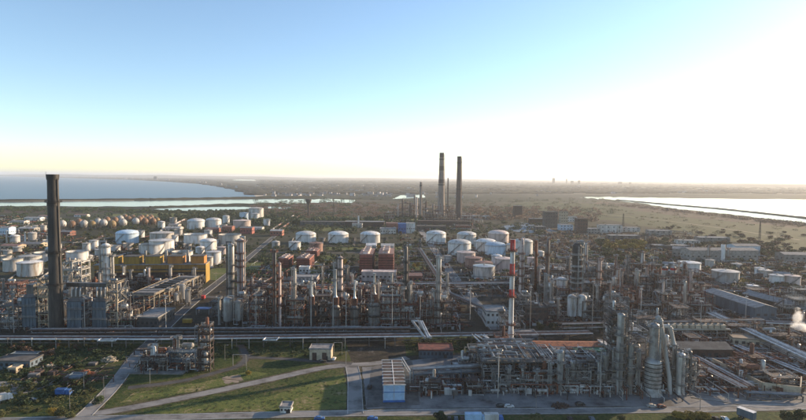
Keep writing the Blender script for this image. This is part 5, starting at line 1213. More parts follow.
# front left yard
building_px(-6, 30, 369.5, 362, 10, 'grey flat shed in the bottom left yard', wall='bluegrey', roof='concrete_dark', win=7)
building_px(7, 32, 360.5, 357, 7, 'low shed behind the grey one in the bottom left yard', wall='concrete_dark', roof='bluegrey', win=6)
building_px(8, 16, 374, 369, 5, 'small ochre hut before the grey shed in the left yard', wall='beige', roof='beige', win=1)
building_px(66, 79, 383, 378.5, 6, 'small blue-roofed hut beside the rust heap in the left yard', wall='concrete_dark', roof='bluegrey', win=2)
def heap(px, py, w, h, m, label, seed):
    p = G(px, py); rs = random.Random(seed); t = thing('scrap_heap', label, 'scrap heap', (p.x, p.y, .06), 0, 'heaps')
    b = MB(); n = 18
    for k in range(130):
        a = rs.uniform(0, 6.28); u = rs.random()**.6; x, y = w*u*math.cos(a), w*.6*u*math.sin(a); z = h*(1-u)*rs.uniform(.3, 1)
        d = Vector((rs.uniform(-1, 1), rs.uniform(-1, 1), rs.uniform(-.4, .4))).normalized()*rs.uniform(.5, 1.4)
        b.beam(Vector((x, y, z+.3))-d, Vector((x, y, z+.3))+d, rs.uniform(.2, .9), rs.uniform(.1, .5))
    struct(b.build('scrap', m, t), 'stuff')
    b = MB()
    b.lathe([(w*.9, 0), (w*.6, h*.28), (w*.25, h*.5), (.1, h*.55)], 14)
    for i, q in enumerate(b.v): b.v[i] = (q[0]*rs.uniform(.75, 1.15), q[1]*.7*rs.uniform(.75, 1.15), q[2]*rs.uniform(.7, 1.2))
    b.build('core', 'dirt' if m == 'beige' else m, t)
heap(86, 375.5, 4.5, 2.6, 'rust2', 'orange rust scrap heap in the bottom left yard', 1)
heap(50, 369, 3.2, 2.2, 'beige', 'beige rubble heap in the bottom left yard', 2)
heap(110, 361, 4.5, 2.5, 'beige', 'tan rubble heap beside the left road', 3)
heap(560, 407, 3.5, 1.2, 'brown', 'long dark heap lying on the concrete apron', 4)
heap(741, 282, 12, 5, 'leaf_gold', 'yellow-green mound beside the widest white tank', 5)
# ---------------------------------------------------------------- vehicles
def wheel_set(t, xs, y, r):
    for x in xs:
        for s in (-1, 1):
            w = MB().cyl((x, s*y-.13, r), (x, s*y+.13, r), r, n=12).build('wheel', 'tyre', t)
            MB().cyl((x, s*y-.15, r), (x, s*y+.15, r), r*.55, n=10).build('rim', 'galv', w)
def car(px, py, rz, m, label, z=.13):
    p = G(px, py); t = thing('parked_car', label, 'car', (p.x, p.y, z), rz, 'cars')
    prof = [(-2.15,.35),(-2.2,.75),(-1.75,.92),(-1.2,1.42),(.35,1.45),(1.05,.95),(2.0,.82),(2.2,.55),(2.15,.3)]
    b = MB(); n = len(prof); sh = lambda z: .86 if z < 1 else .68
    b.v = [(x, -sh(z), z) for x, z in prof]+[(x, sh(z), z) for x, z in prof]
    b.f = [tuple(range(n)), tuple(range(2*n-1, n-1, -1))]+[(i, i+n, (i+1) % n+n, (i+1) % n) for i in range(n)]
    b.build('body', m, t)
    for s in (-1, 1): MB().add([(-1.15,s*.85,.95),(.8,s*.85,.95),(.3,s*.72,1.37),(-1.0,s*.72,1.37)], [(0,1,2,3)] if s < 0 else [(3,2,1,0)]).build('side_window', 'glass', t)
    MB().add([(.42,-.62,1.44),(.42,.62,1.44),(1.0,.7,1.02),(1.0,-.7,1.02)], [(0,3,2,1)]).build('windscreen', 'glass', t)
    for s in (-1, 1): MB().cbox(2.14, s*.6, .58, .12, .35, .16).build('headlight', 'white', t)
    wheel_set(t, (-1.35, 1.4), .8, .33); return t
def truck(px, py, rz, cabm, boxm, label, L=7.5, H=3.2, name='parked_truck', cat='truck', z=.13, trailer=False):
    p = G(px, py); t = thing(name, label, cat, (p.x, p.y, z), rz, 'trucks')
    MB().box(-L/2, -1.2, 1.05, L/2-2.3, 1.2, 1.0+H-.6).build('box_body', boxm, t)
    MB().box(-L/2-.06, -1.26, 1.0+H-.6, L/2-2.24, 1.26, 1.08+H-.6).build('box_roof', 'white' if trailer else boxm, t)
    MB().box(-L/2, -.5, .6, L/2, .5, 1.0).build('chassis', 'darksteel', t)
    if not trailer:
        b = MB(); b.add([(L/2-2.1,-1.15,.7),(L/2,-1.15,.7),(L/2,1.15,.7),(L/2-2.1,1.15,.7),(L/2-2.1,-1.1,2.9),(L/2-.5,-1.1,2.9),(L/2-.5,1.1,2.9),(L/2-2.1,1.1,2.9)], [(0,3,2,1),(4,5,6,7),(0,1,5,4),(1,2,6,5),(2,3,7,6),(3,0,4,7)]); b.build('cab', cabm, t)
        MB().add([(L/2-.1,-1,1.75),(L/2-.1,1,1.75),(L/2-.42,.95,2.7),(L/2-.42,-.95,2.7)], [(0,1,2,3)]).build('windscreen', 'glass', t)
    wheel_set(t, (-L/2+1.2, -L/2+2.4, L/2-1.2), 1.05, .5); return t
car(203.5, 299, R(100), 'redpaint', 'red vehicle on the left plant road')
truck(203.5, 299.6, R(100), 'redpaint', 'redpaint', 'small red truck on the left plant road', 6, 3)
car(219.5, 293, R(95), 'darksteel', 'dark car higher up on the left plant road')
truck(4, 402, R(60), 'white', 'white', 'white box truck at the bottom left frame edge', 6.5)
truck(64, 396, R(4), 'blue', 'blue', 'blue truck in the bottom left yard', 6.5, 2.8)
car(31, 401, R(15), 'bluegrey', 'dark car in the bottom left yard')
car(509, 408, R(4), 'white', 'white car parked on the concrete apron'); car(501, 407.3, R(4), 'darksteel', 'dark car just left of the white car on the apron')
car(652, 407.5, R(-4), 'offwhite', 'pale car on the right part of the apron'); car(661, 408, R(8), 'maroon', 'dark red car on the right part of the apron')
car(580, 405.5, R(0), 'darksteel', 'dark car in the middle of the apron')
car(334, 360, R(85), 'white', 'white car parked beside the beige pump house'); car(322, 362.5, R(8), 'darksteel', 'dark car parked before the beige pump house')
car(369.5, 388, R(85), 'darksteel', 'black car by the kerb left of the light blue shed')
car(487, 322, R(-60), 'offwhite', 'pale van-like car on the plant road'); car(474, 309, R(-55), 'darksteel', 'dark car on the plant road')
for x, m, lab in ((319.5, 'blue', 'blue car below the bottom road, left of the white one'), (372.5, 'blue', 'blue car below the bottom road, before the shed')):
    car(x, 420, R(3), m, lab)
truck(476, 422.8, R(2), 'lightblue', 'lightblue', 'light blue truck at the bottom frame edge', 9, 3.4); truck(494, 423.2, R(2), 'blue', 'white', 'white truck with dark blue cab at the bottom frame edge', 8, 3.4)
truck(749, 420.5, R(-60), 'bluegrey', 'bluegrey', 'trailer with a white roof at the bottom edge', 9, 3.6, 'box_trailer', 'trailer', trailer=True)
for i, (x, m) in enumerate(((449, 'darksteel'), (456, 'bluegrey'), (462, 'brown'), (570, 'darksteel'), (592, 'bluegrey'), (725, 'white'), (716, 'darksteel'))):
    car(x, 420.5, R(88), m, 'car nosed up to the verge at the bottom edge')
# blue shelter and yellow container by the left road
def shelter(px, py, m, label):
    p = G(px, py); t = thing('shelter', label, 'shelter', (p.x, p.y, .1), 0)
    MB().box(-5, -3, 4.0, 5, 3, 4.3).build('roof', m, t)
    for sx in (-4.6, 4.6):
        for sy in (-2.6, 2.6): MB().beam((sx, sy, 0), (sx, sy, 4), .25).build('post', 'white', t)
shelter(204, 314, 'blue', 'blue-roofed shelter in the left plant road')
p = G(187.5, 323); t = thing('yellow_container', 'ochre container on the left road', 'container', (p.x, p.y, .13)); MB().box(-3, -1.2, .1, 3, 1.2, 2.6).build('body', 'yellow2', t)
b = MB(); [b.box(-3+.5*i-.05, -1.28, .2, -3+.5*i+.05, -1.2, 2.5) for i in range(1, 12)]; b.build('ribs', 'yellow', t); MB().box(3.0, -1.1, .2, 3.08, 1.1, 2.5).build('door', 'yellow', t)
# rail tank wagons in the tank farm
def wagon(p, rz, m, label):
    t = thing('tank_wagon', label, 'rail wagon', p, rz, 'rail tank wagons', False)
    b = MB(); drum(b, 0, 0, 2.9, 9.5, 1.45); b.build('barrel', m, t); MB().box(-6, -1.2, 1.0, 6, 1.2, 1.4).build('chassis', 'darksteel', t)
    for x in (-4, 4): MB().box(x-1.4, -1.0, .2, x+1.4, 1.0, 1.0).build('bogie', 'darksteel', t)
    MB().cyl((0, 0, 4.2), (0, 0, 5.0), .6, n=10).build('dome', 'galv', t)
def train(a, c, m2, lab):
    A, B = G(*a), G(*c); d = B-A; n = int(d.length/13); rz = math.atan2(d.y, d.x); rs = random.Random(n)
    b = MB(); s = Vector((-d.y, d.x, 0)).normalized()*.75
    for k in (-1, 1): b.beam(A+s*k+Vector((0,0,.25)), B+s*k+Vector((0,0,.25)), .15, .2)
    b.beam(A+Vector((0,0,.08)), B+Vector((0,0,.08)), 3.6, .16); struct(b.build('railway', 'brown'))
    for i in range(n):
        p = A.lerp(B, (i+.5)/n); p.z = .25; wagon(p, rz, rs.choice(m2), lab)
train((271, 232), (294, 216.5), ('tank_brown', 'pinkish', 'offwhite', 'brown'), 'tank wagon in the train slanting left of the three domed tanks')
train((277, 233), (299, 217.5), ('tank_brown', 'rust2', 'brown'), 'tank wagon in the second rail track left of the three domed tanks')
train((160, 233), (187, 219.5), ('pinkish', 'offwhite', 'brown'), 'tank wagon in the train right of the sphere tanks')
train((30, 229), (62, 221), ('offwhite', 'beige', 'brown'), 'tank wagon in the train left of the sphere tanks')
# ---------------------------------------------------------------- lamp posts and poles
def lamp(px, py, h, label):
    p = G(px, py); t = thing('lamp_post', label, 'lamp post', (p.x, p.y, .08), 0, 'lamp posts')
    MB().cyl((0, 0, 0), (0, 0, h), .14, .08, 6).build('pole', 'galv', t); MB().beam((0, 0, h-.1), (1.4, -.3, h+.2), .1).build('arm', 'galv', t); MB().box(1.2, -.5, h+.1, 2.0, -.15, h+.28).build('lamp_head', 'galv', t)
for x, y, h in ((84, 391, 9), (70, 412, 9), (104, 396, 9), (246.5, 373, 9), (346, 366, 8), (225, 360, 8), (536, 414, 8), (700, 410, 8), (734, 404, 8), (150, 384, 7), (492, 326, 9), (470, 300, 9), (454, 280, 9), (173, 322, 9), (190, 305, 9), (216, 284, 9)):
    lamp(x, y, h, 'slim pale lamp post beside the plant roads')
for i, x in enumerate((56, 84.5, 32, 8, 112, 232, 249, 303, 345, 385)):
    p = G(x, 349); t = thing('pipe_post', 'pale hanger post at the front of the long pipe rack', 'post', (p.x, p.y, .08), 0, 'hanger posts')
    MB().beam((0, 0, 0), (0, 0, 6.4), .26).build('upright', 'offwhite', t); MB().beam((-.6, 0, 6.2), (.6, 0, 6.2), .22).build('cap', 'offwhite', t)
for i, (x, y, h) in enumerate(((256, 330, 26), (311, 334, 34), (333, 333, 30), (346, 334, 24), (392, 334, 30), (420, 330, 24), (470, 320, 24), (530, 330, 30), (592, 330, 34), (640, 332, 30), (14, 333, 26), (85, 334, 24), (131, 330, 24), (700, 340, 26), (745, 330, 24), (600, 397, 24), (498, 398, 22), (166, 330, 22))):
    p = G(x, y); t = thing('light_mast', 'thin pale floodlight mast rising from the units', 'mast', (p.x, p.y, .08), 0, 'floodlight masts')
    MB().cyl((0, 0, 0), (0, 0, h), .24, .14, 6).build('pole', 'offwhite', t); MB().box(-1.6, -.2, h, 1.6, .2, h+.7).build('lamp_bar', 'galv', t); MB().ring(.2, 1.1, h-1.6, .15, 10).build('platform', 'galv', t)
# pipe goal-post frames on the grass
for x0, x1, y, h in ((233, 246, 366, 6), (334, 342, 355, 7)):
    A, B = G(x0, y), G(x1, y); t = thing('pipe_portal', 'thin pale pipe portal standing on the grass', 'portal', (A.x, A.y, .08), 0, 'pipe portals'); d = B-A
    for q in (Vector((0,0,0)), d): MB().beam((q.x, q.y, 0), (q.x, q.y, h), .2).build('post', 'galv', t)
    MB().beam((0, 0, h), (d.x, d.y, h), .22).build('crossbar', 'galv', t)
# ---------------------------------------------------------------- low pipes, valves and pumps between the units
def ground_clutter(pix, n, seed, m, name='ground_pipework', rmax=.35, hmax=3.2):
    rs = random.Random(seed); xs = [q[0] for q in pix]; ys = [q[1] for q in pix]; b = MB()
    for _ in range(n):
        c = G(rs.uniform(min(xs), max(xs)), rs.uniform(min(ys), max(ys))); L = rs.uniform(3, 22); z = rs.uniform(.4, hmax); r = rs.uniform(.12, rmax); k = rs.random()
        if k < .4: b.pipe([c+Vector((-L/2, 0, .1)), c+Vector((-L/2, 0, z)), c+Vector((L/2, 0, z)), c+Vector((L/2, 0, .1))], r, 5)
        elif k < .7: b.pipe([c+Vector((0, -L/2, .1)), c+Vector((0, -L/2, z)), c+Vector((0, L/2, z)), c+Vector((0, L/2, .1))], r, 5)
        elif k < .85: w = rs.uniform(.6, 2.2); b.box(c.x-w, c.y-w*.7, .1, c.x+w, c.y+w*.7, .1+rs.uniform(.8, 3))
        else: b.lathe([(r*3, .1), (r*3, z), (r*1.5, z+.4)], 9, c.x, c.y)
    struct(b.build(name, m), 'stuff')
for i, m in enumerate(('rust', 'offwhite', 'steel', 'maroon', 'alu', 'brown')):
    ground_clutter([(250, 298), (460, 330)], 260, 300+i, m); ground_clutter([(515, 280), (676, 326)], 260, 320+i, m)
    ground_clutter([(0, 284), (132, 331)], 150, 340+i, m); ground_clutter([(675, 285), (812, 348)], 220, 360+i, m)
    ground_clutter([(486, 372), (690, 394)], 110, 380+i, m, hmax=4.5); ground_clutter([(690, 345), (800, 385)], 70, 400+i, m)
    ground_clutter([(250, 262), (525, 297)], 190, 420+i, m); ground_clutter([(0, 236), (225, 265)], 130, 440+i, m, rmax=.5)
    ground_clutter([(0, 218), (60, 240)], 60, 540+i, m, rmax=.8, hmax=6); ground_clutter([(400, 236), (545, 262)], 70, 560+i, m, rmax=.5, hmax=4); ground_clutter([(700, 258), (812, 288)], 90, 580+i, m, rmax=.5, hmax=4)
    ground_clutter([(30, 364), (100, 385)], 14, 620+i, ('rust', 'brown', 'steel')[i % 3], rmax=.25, hmax=1.6, name='yard_junk')
    ground_clutter([(696, 350), (806, 394)], 60, 640+i, ('alu', 'rust', 'offwhite', 'brown', 'galv', 'maroon')[i], rmax=.28, hmax=3)
    ground_clutter([(142, 352), (198, 371)], 26, 460+i, m, hmax=4); ground_clutter([(415, 374), (484, 396)], 22, 480+i, m)
    ground_clutter([(540, 232), (700, 284)], 200, 500+i, m, rmax=.6, hmax=5); ground_clutter([(385, 216), (480, 232)], 60, 520+i, m, rmax=.8, hmax=6)
# ---------------------------------------------------------------- trees and shrubs
def crown_mesh(name, n, seed, flatten=.8, size=.16):
    rs = random.Random(seed); b = MB(); lobes = [(rs.uniform(-.5, .5), rs.uniform(-.5, .5), rs.uniform(-.35, .5)*flatten, rs.uniform(.32, .6)) for _ in range(9)]
    for _ in range(n):
        lx, ly, lz, lr = rs.choice(lobes); d = Vector((rs.gauss(0, 1), rs.gauss(0, 1), rs.gauss(0, 1))).normalized()*lr*rs.uniform(.55, 1.05)
        c = Vector((lx, ly, lz))+d; s = size*rs.uniform(.5, 1.3)
        u = Vector((rs.gauss(0, 1), rs.gauss(0, 1), rs.gauss(0, 1))).normalized(); v = u.orthogonal().normalized()
        if rs.random() < .5: v = u.cross(v)
        b.add([tuple(c-u*s), tuple(c+v*s*.7), tuple(c+u*s), tuple(c-v*s*.7)], [(0, 1, 2, 3)])
    return b.mesh(name)
CR = {}
for q in ('leaf_dark', 'leaf_olive', 'leaf_gold', 'leaf_brown'):
    for k in range(3): CR[q, k] = crown_mesh('crown', 520, 10+k, .8 if k else 1.1, .15)
    CR[q, 'big'] = crown_mesh('crown', 2200, 17, .85, .085)
tb = MB(); tb.cyl((0,0,0), (.02,.01,.5), .055, .035, 7)
for a in range(5): t_ = a*1.26; tb.cyl((.01,.0,.38+.03*a), (.3*math.cos(t_), .3*math.sin(t_), .78), .022, .008, 5)
TRUNK = tb.mesh('trunk')
def tree(p, h, w, m, label, group, seed, big=False, cat='tree', name='tree', trunk=True):
    t = thing(name, label, cat, p, (seed*37 % 63)/10, group, False)
    if trunk: o = link('trunk', TRUNK, 'bark', t); o.scale = (w, w, h)
    c = link('crown', CR[m, 'big' if big else seed % 3], m, t, (0, 0, h*(.62 if trunk else .42))); c.scale = (w*.52, w*.52, h*(.42 if trunk else .5))
    return t
vr = random.Random(99)
def belt(poly, n, h, ms, label, group, trunk=True, name='tree', cat='tree', wr=(.7, 1.1), mass=None):
    """scatter trees over a strip given by its two end lines (near and far edge)"""
    (x0, y0, yy0), (x1, y1, yy1) = poly
    if mass:                                     # far belts that read as one wood
        b = MB()
        for i in range(n):
            u = vr.random(); x = x0+(x1-x0)*u; y = vr.uniform(y0+(y1-y0)*u, yy0+(yy1-yy0)*u); p = G(x, y); hh = h*vr.uniform(.6, 1.3); w = hh*vr.uniform(*wr)*.5
            if on_road(p, w): continue
            for _ in range(46):
                d = Vector((vr.gauss(0, 1), vr.gauss(0, 1), vr.gauss(0, .8))).normalized()*vr.uniform(.55, 1); c = Vector((p.x+d.x*w, p.y+d.y*w, hh*.5+d.z*hh*.5)); s = hh*.2*vr.uniform(.6, 1.4)
                q = Vector((vr.gauss(0, 1), vr.gauss(0, 1), vr.gauss(0, 1))).normalized(); r = q.orthogonal().normalized()
                b.add([tuple(c-q*s), tuple(c+r*s), tuple(c+q*s), tuple(c-r*s)], [(0, 1, 2, 3)])
            b.cyl((p.x, p.y, 0), (p.x, p.y, hh*.5), .3, n=4)
        struct(b.build(mass, ms[0]), 'stuff'); return
    for i in range(n):
        u = vr.random(); x = x0+(x1-x0)*u; y = vr.uniform(y0+(y1-y0)*u, yy0+(yy1-yy0)*u); p = G(x, y); hh = h*vr.uniform(.65, 1.25)
        if on_road(p): continue
        tree(Vector((p.x, p.y, .05)), hh, hh*vr.uniform(*wr), vr.choice(ms), label, group, i, trunk=trunk, name=name, cat=cat)
belt(((-5, 207.5, 211), (150, 209.5, 213)), 240, 5.5, ('leaf_dark', 'leaf_dark', 'leaf_olive'), 'dark tree in the belt along the near shore of the lagoon', 'lagoon tree belt', wr=(1.2, 2.2), mass='woodland')
belt(((140, 211.6, 214), (260, 210.8, 213.5)), 130, 5.5, ('leaf_dark',), 'dark tree in the belt before the lagoon ponds', 'lagoon pond belt', wr=(1.2, 2.2), mass='woodland')
belt(((160, 216, 222), (300, 214, 221)), 150, 8, ('leaf_dark', 'leaf_olive'), 'dark tree behind the domed tanks by the green field', 'green field trees', wr=(1, 1.8), mass='woodland')
belt(((240, 221, 225), (420, 219, 224.5)), 240, 9, ('leaf_dark', 'leaf_dark', 'leaf_brown'), 'dark tree in the belt beyond the three domed tanks', 'central tree belt', wr=(1, 1.8), mass='woodland')
belt(((0, 230, 252), (230, 231, 250)), 60, 7, ('leaf_dark', 'leaf_olive'), 'small dark tree between the tanks of the left farm', 'tank farm trees', wr=(.9, 1.4))
belt(((270, 250, 276), (420, 247, 270)), 36, 6, ('leaf_dark', 'leaf_olive', 'leaf_gold'), 'small tree between the green plots of the plant', 'plot trees')
belt(((600, 244, 251), (645, 248, 254)), 22, 11, ('leaf_gold', 'leaf_gold', 'leaf_olive'), 'golden autumn tree in the clump right of the far blocks', 'golden clump', wr=(1, 1.5))
belt(((590, 252, 264), (690, 262, 276)), 50, 8, ('leaf_brown', 'leaf_olive', 'leaf_dark'), 'brownish tree in the scrub behind the crowded units', 'scrub behind units', wr=(1, 1.6))
belt(((640, 226, 236), (806, 234, 252)), 46, 7, ('leaf_brown', 'leaf_olive', 'leaf_brown'), 'lone bush dotted over the meadow by the lake', 'meadow bushes', trunk=False, name='bush', cat='bush', wr=(1.3, 2.4))
belt(((650, 243, 248), (806, 250, 262)), 60, 9, ('leaf_brown', 'leaf_dark', 'leaf_olive'), 'brownish tree along the near edge of the meadow', 'meadow edge trees', wr=(1, 1.7))
belt(((620, 204, 206), (806, 224.5, 227)), 240, 6, ('leaf_brown', 'leaf_brown', 'leaf_dark'), 'brown shrub along the near shore of the lake', 'lake shore shrubs', trunk=False, name='shrub', cat='shrub', wr=(2, 4), mass='woodland')
belt(((470, 208, 220), (600, 208, 222)), 260, 8, ('leaf_brown', 'leaf_olive', 'leaf_dark'), 'hazy tree in the scrubland right of the tall chimneys', 'scrubland trees', wr=(1.2, 2.4), mass='woodland')
belt(((730, 265, 300), (806, 268, 300)), 40, 6, ('leaf_olive', 'leaf_dark', 'leaf_brown'), 'small tree around the three small tanks at the frame edge', 'right yard trees')
belt(((400, 234, 246), (540, 234, 246)), 36, 7, ('leaf_olive', 'leaf_dark', 'leaf_brown'), 'small tree between the white tanks by the plant road', 'tank row trees')
belt(((0, 344, 360), (110, 344, 358)), 40, 3.6, ('leaf_dark', 'leaf_olive', 'leaf_dark', 'leaf_brown'), 'dark shrub on the shaded grass below the long pipe rack', 'shaded shrubs', trunk=False, name='shrub', cat='shrub', wr=(1.1, 1.9))
belt(((20, 372, 410), (95, 364, 405)), 34, 3, ('leaf_dark', 'leaf_olive'), 'low dark shrub in the bottom left yard', 'left yard shrubs', trunk=False, name='shrub', cat='shrub', wr=(1.2, 2))
for i, x in enumerate((552, 567.5, 578.5, 540, 600)):
    p = G(x, 333.5); tree(Vector((p.x, p.y, .05)), 7.5, 6, 'leaf_dark', 'dark tree in the row below the two silos', 'silo trees', i)
for i, (x, y, h, m) in enumerate(((0, 418, 4, 'leaf_olive'), (52, 415, 3.5, 'leaf_gold'), (60, 417, 4, 'leaf_olive'), (70, 418, 3, 'leaf_olive'), (99, 404, 4, 'leaf_dark'), (440, 422, 5, 'leaf_dark'), (622, 422, 3, 'leaf_olive'), (248, 375, 2.6, 'leaf_gold'), (786, 421, 5, 'leaf_olive'), (800, 420, 5, 'leaf_dark'), (536, 424, 5, 'leaf_olive'))):
    p = G(x, y); tree(Vector((p.x, p.y, .08)), h, h*1.3, m, 'bush beside the road at the bottom of the picture', 'roadside bushes', i, True, 'bush', 'bush', False)
for i in range(8):
    p = G(676+i*4.2, 417.5+vr.uniform(-.6, 1.8)); tree(Vector((p.x, p.y, .08)), 3.2, 4.5, 'leaf_gold', 'yellow-green bush in the clump below the bottom road', 'yellow-green clump', i, True, 'bush', 'bush', False)
belt(((255, 203, 218), (480, 203, 218)), 420, 5, ('leaf_brown',), '', '', mass='scrub', wr=(2, 6))
belt(((255, 198, 216), (620, 199, 216)), 500, 6, ('leaf_dark',), '', '', mass='scrub', wr=(2, 6))
belt(((0, 209, 230), (140, 211, 230)), 160, 6, ('leaf_dark',), '', '', mass='scrub', wr=(1.5, 4))
belt(((560, 205, 226), (806, 222, 256)), 160, 3.5, ('leaf_olive',), '', '', mass='scrub', wr=(2, 6))
belt(((540, 228, 250), (806, 250, 292)), 300, 5, ('leaf_brown',), '', '', mass='scrub', wr=(1, 2.4))
belt(((540, 232, 262), (806, 252, 300)), 200, 5, ('leaf_olive',), '', '', mass='scrub', wr=(1, 2.4))
belt(((230, 224, 234), (545, 223, 234)), 420, 5, ('leaf_dark',), '', '', mass='scrub', wr=(1, 3))
belt(((230, 244, 262), (440, 244, 262)), 260, 3.4, ('leaf_dark',), '', '', mass='scrub', wr=(1, 2.6))
belt(((100, 218, 234), (300, 216, 232)), 300, 4.5, ('leaf_dark',), '', '', mass='scrub', wr=(1, 3))
belt(((230, 232, 290), (540, 232, 290)), 420, 3.4, ('leaf_dark',), '', '', mass='scrub', wr=(1, 2.2))
belt(((0, 232, 268), (230, 232, 268)), 420, 3.6, ('leaf_olive',), '', '', mass='scrub', wr=(1, 2.2))
belt(((0, 344, 380), (130, 344, 360)), 320, 1.6, ('leaf_dark',), '', '', mass='undergrowth', wr=(1, 3))
belt(((0, 370, 415), (90, 366, 412)), 260, 1.3, ('leaf_olive',), '', '', mass='undergrowth', wr=(1, 3))
belt(((200, 345, 358), (345, 343, 358)), 220, 1.2, ('leaf_dark',), '', '', mass='undergrowth', wr=(1, 3))
belt(((130, 392, 416), (345, 372, 412)), 260, .45, ('leaf_olive',), '', '', mass='undergrowth', wr=(1, 4))
belt(((404, 340, 354), (476, 338, 350)), 120, 1.3, ('leaf_dark',), '', '', mass='undergrowth', wr=(1, 3))
# far woods that read as one mass
SHORE = ((-60, 174.6), (0, 176), (60, 177.7), (100, 178.9), (134, 180), (165, 181.6), (200, 184), (218, 186.6), (240, 190), (252, 193.5), (264, 196.6))
def shore(x):
    for (x0, y0), (x1, y1) in zip(SHORE, SHORE[1:]):
        if x0 <= x <= x1: return y0+(y1-y0)*(x-x0)/(x1-x0)
    return 400
b = MB()
for _ in range(5200):
    x = vr.uniform(-20, 820); y = 180.5+13*vr.random()**1.6
    if x < 262: y = shore(x)-.3-vr.uniform(0, min(5, max(.6, (x-60)*.04)))
    c = G(x, y); s = mpp(c)
    if s > 40: continue
    h = vr.uniform(7, 15); w = h*vr.uniform(1.5, 6)
    b.lathe([(w*.9, 0), (w, h*.5), (w*.55, h*.9), (.1*w, h)], 5, c.x, c.y)
struct(b.build('far_woods', 'hill'), 'stuff')
# ---------------------------------------------------------------- the hazy town across the lagoon and the far skyline
tr = random.Random(55); BL = [MB().box(-.5, -.5, 0, .5, .5, 1).mesh('wall') for _ in range(1)]
for i in range(300):
    if i < 220: x = tr.uniform(238, 430); y = tr.uniform(186.2, 196.5); h = tr.choice((5, 6, 7, 8, 10, 14))
    elif i < 262: x = tr.uniform(0, 240); y = shore(x)-tr.uniform(.25, 1.3); h = tr.uniform(12, 30)
    else: x = tr.uniform(430, 800); y = tr.uniform(186, 199); h = tr.uniform(6, 16)
    if x < 264: y = min(y, shore(x)-.4)
    p = G(x, y); s = mpp(p); w = tr.uniform(1.0, 5)*s*(1 if i < 220 else .8)
    if i >= 262 and x > 570 and y > 194: y = 188; p = G(x, y)
    t = thing('town_block', 'tiny pale block of the hazy town beyond the water', 'building', (p.x, p.y, 0), tr.uniform(-.4, .4), 'hazy town', False)
    b = MB(); b.box(-w/2, -8, 0, w/2, 8, h); b.build('wall', 'town', t); b = MB(); b.box(-w/2-.4, -8.4, h, w/2+.4, 8.4, h+1.4); b.build('roof', 'townroof', t)
for x, bs, tp, w, lab in ((553.5, 184, 178.2, 2.4, 'dark tower block alone on the hazy skyline'), (566.5, 184, 179, .8, 'thin chimney on the hazy skyline'), (572, 184.5, 181, 2.6, 'low dark block on the hazy skyline, right of the tower'), (579, 184.5, 180.6, 2, 'second low block on the hazy skyline'), (620, 185, 182, 3.4, 'low block on the skyline right of the centre'), (630, 185, 182.4, 2, 'small block on the skyline right of the centre'), (46, 176.8, 171.6, .7, 'thin mast on the skyline across the bay'), (155.5, 180.6, 176.6, 3, 'grey tower block on the shore across the bay')):
    p = G(x, bs); s = mpp(p); h = (bs-tp)*s; t = thing('skyline_tower', lab, 'building', (p.x, p.y, 0), 0, 'hazy skyline')
    MB().box(-w*s/2, -12, 0, w*s/2, 12, h).build('wall', 'concrete_dark', t); MB().box(-w*s/3, -9, h, w*s/3, 9, h+4).build('roof_house', 'concrete_dark', t)
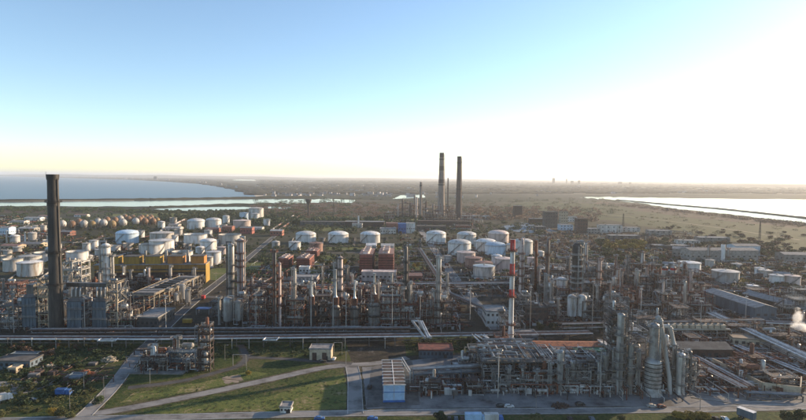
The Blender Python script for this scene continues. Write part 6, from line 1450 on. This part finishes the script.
# ---------------------------------------------------------------- steam
def steam(px, base, z, rad):
    m = bpy.data.materials.new('steam'); m.use_nodes = True; M['steam'] = m; n = m.node_tree.nodes; k = m.node_tree.links
    n.remove(n['Principled BSDF']); v = n.new('ShaderNodeVolumePrincipled'); v.inputs['Color'].default_value = (.98, .98, .98, 1); v.inputs['Anisotropy'].default_value = .3
    tc = n.new('ShaderNodeTexCoord'); ln = n.new('ShaderNodeVectorMath'); ln.operation = 'LENGTH'; k.new(tc.outputs['Object'], ln.inputs[0])
    g = n.new('ShaderNodeNewGeometry'); zz = n.new('ShaderNodeTexNoise'); zz.inputs['Scale'].default_value = .32; zz.inputs['Detail'].default_value = 5; zz.inputs['Roughness'].default_value = .6; k.new(g.outputs['Position'], zz.inputs['Vector'])
    sb = n.new('ShaderNodeMath'); sb.operation = 'SUBTRACT'; k.new(zz.outputs['Fac'], sb.inputs[0])
    ml = n.new('ShaderNodeMath'); ml.operation = 'MULTIPLY'; ml.inputs[1].default_value = .62; k.new(ln.outputs['Value'], ml.inputs[0]); k.new(ml.outputs[0], sb.inputs[1])
    mr = n.new('ShaderNodeMapRange'); mr.inputs['From Min'].default_value = .04; mr.inputs['From Max'].default_value = .34; mr.inputs['To Max'].default_value = .45; k.new(sb.outputs[0], mr.inputs['Value']); k.new(mr.outputs[0], v.inputs['Density'])
    k.new(v.outputs[0], n['Material Output'].inputs['Volume'])
    p = G(px, base); b = MB(); b.sphere((0, 0, 0), 1, 20, 14); o = b.build('steam', None, None, (p.x, p.y, z)); o.data.materials.append(m); o.scale = rad; struct(o, 'stuff')
steam(800, 341, 9, (9, 5, 3.6)); steam(796.5, 341, 15, (3.8, 3.6, 7.5))
# ---------------------------------------------------------------- haze: the air of the place
b = MB(); b.box(-97000, -97000, -4, 97000, 97000, 190)
hz = bpy.data.materials.new('haze'); hz.use_nodes = True; n = hz.node_tree.nodes; n.remove(n['Principled BSDF'])
v = n.new('ShaderNodeVolumePrincipled'); v.inputs['Color'].default_value = (.95, .97, 1, 1); v.inputs['Density'].default_value = .54e-4; v.inputs['Anisotropy'].default_value = .3
hz.node_tree.links.new(v.outputs[0], n['Material Output'].inputs['Volume']); M['haze'] = hz
struct(b.build('haze', 'haze'), 'stuff')
# ---------------------------------------------------------------- ordinals for look-alikes, told apart by their place from the left
NW = ('first second third fourth fifth sixth seventh eighth ninth tenth eleventh twelfth thirteenth fourteenth fifteenth sixteenth seventeenth eighteenth nineteenth twentieth '
      '21st 22nd 23rd 24th 25th 26th 27th 28th 29th 30th 31st 32nd 33rd 34th 35th 36th 37th 38th 39th 40th').split() + [str(k)+'th' for k in range(41, 400)]
bpy.context.view_layer.update()
for lab, os_ in ORD.items():
    if len(os_) < 2: continue
    os_.sort(key=lambda o: scrx(o.matrix_world.translation if o.type == 'EMPTY' or o.location.length else sum((Vector(c) for c in o.bound_box), Vector())/8))
    for i, o in enumerate(os_): o['label'] = lab+', '+NW[i]+' from left'
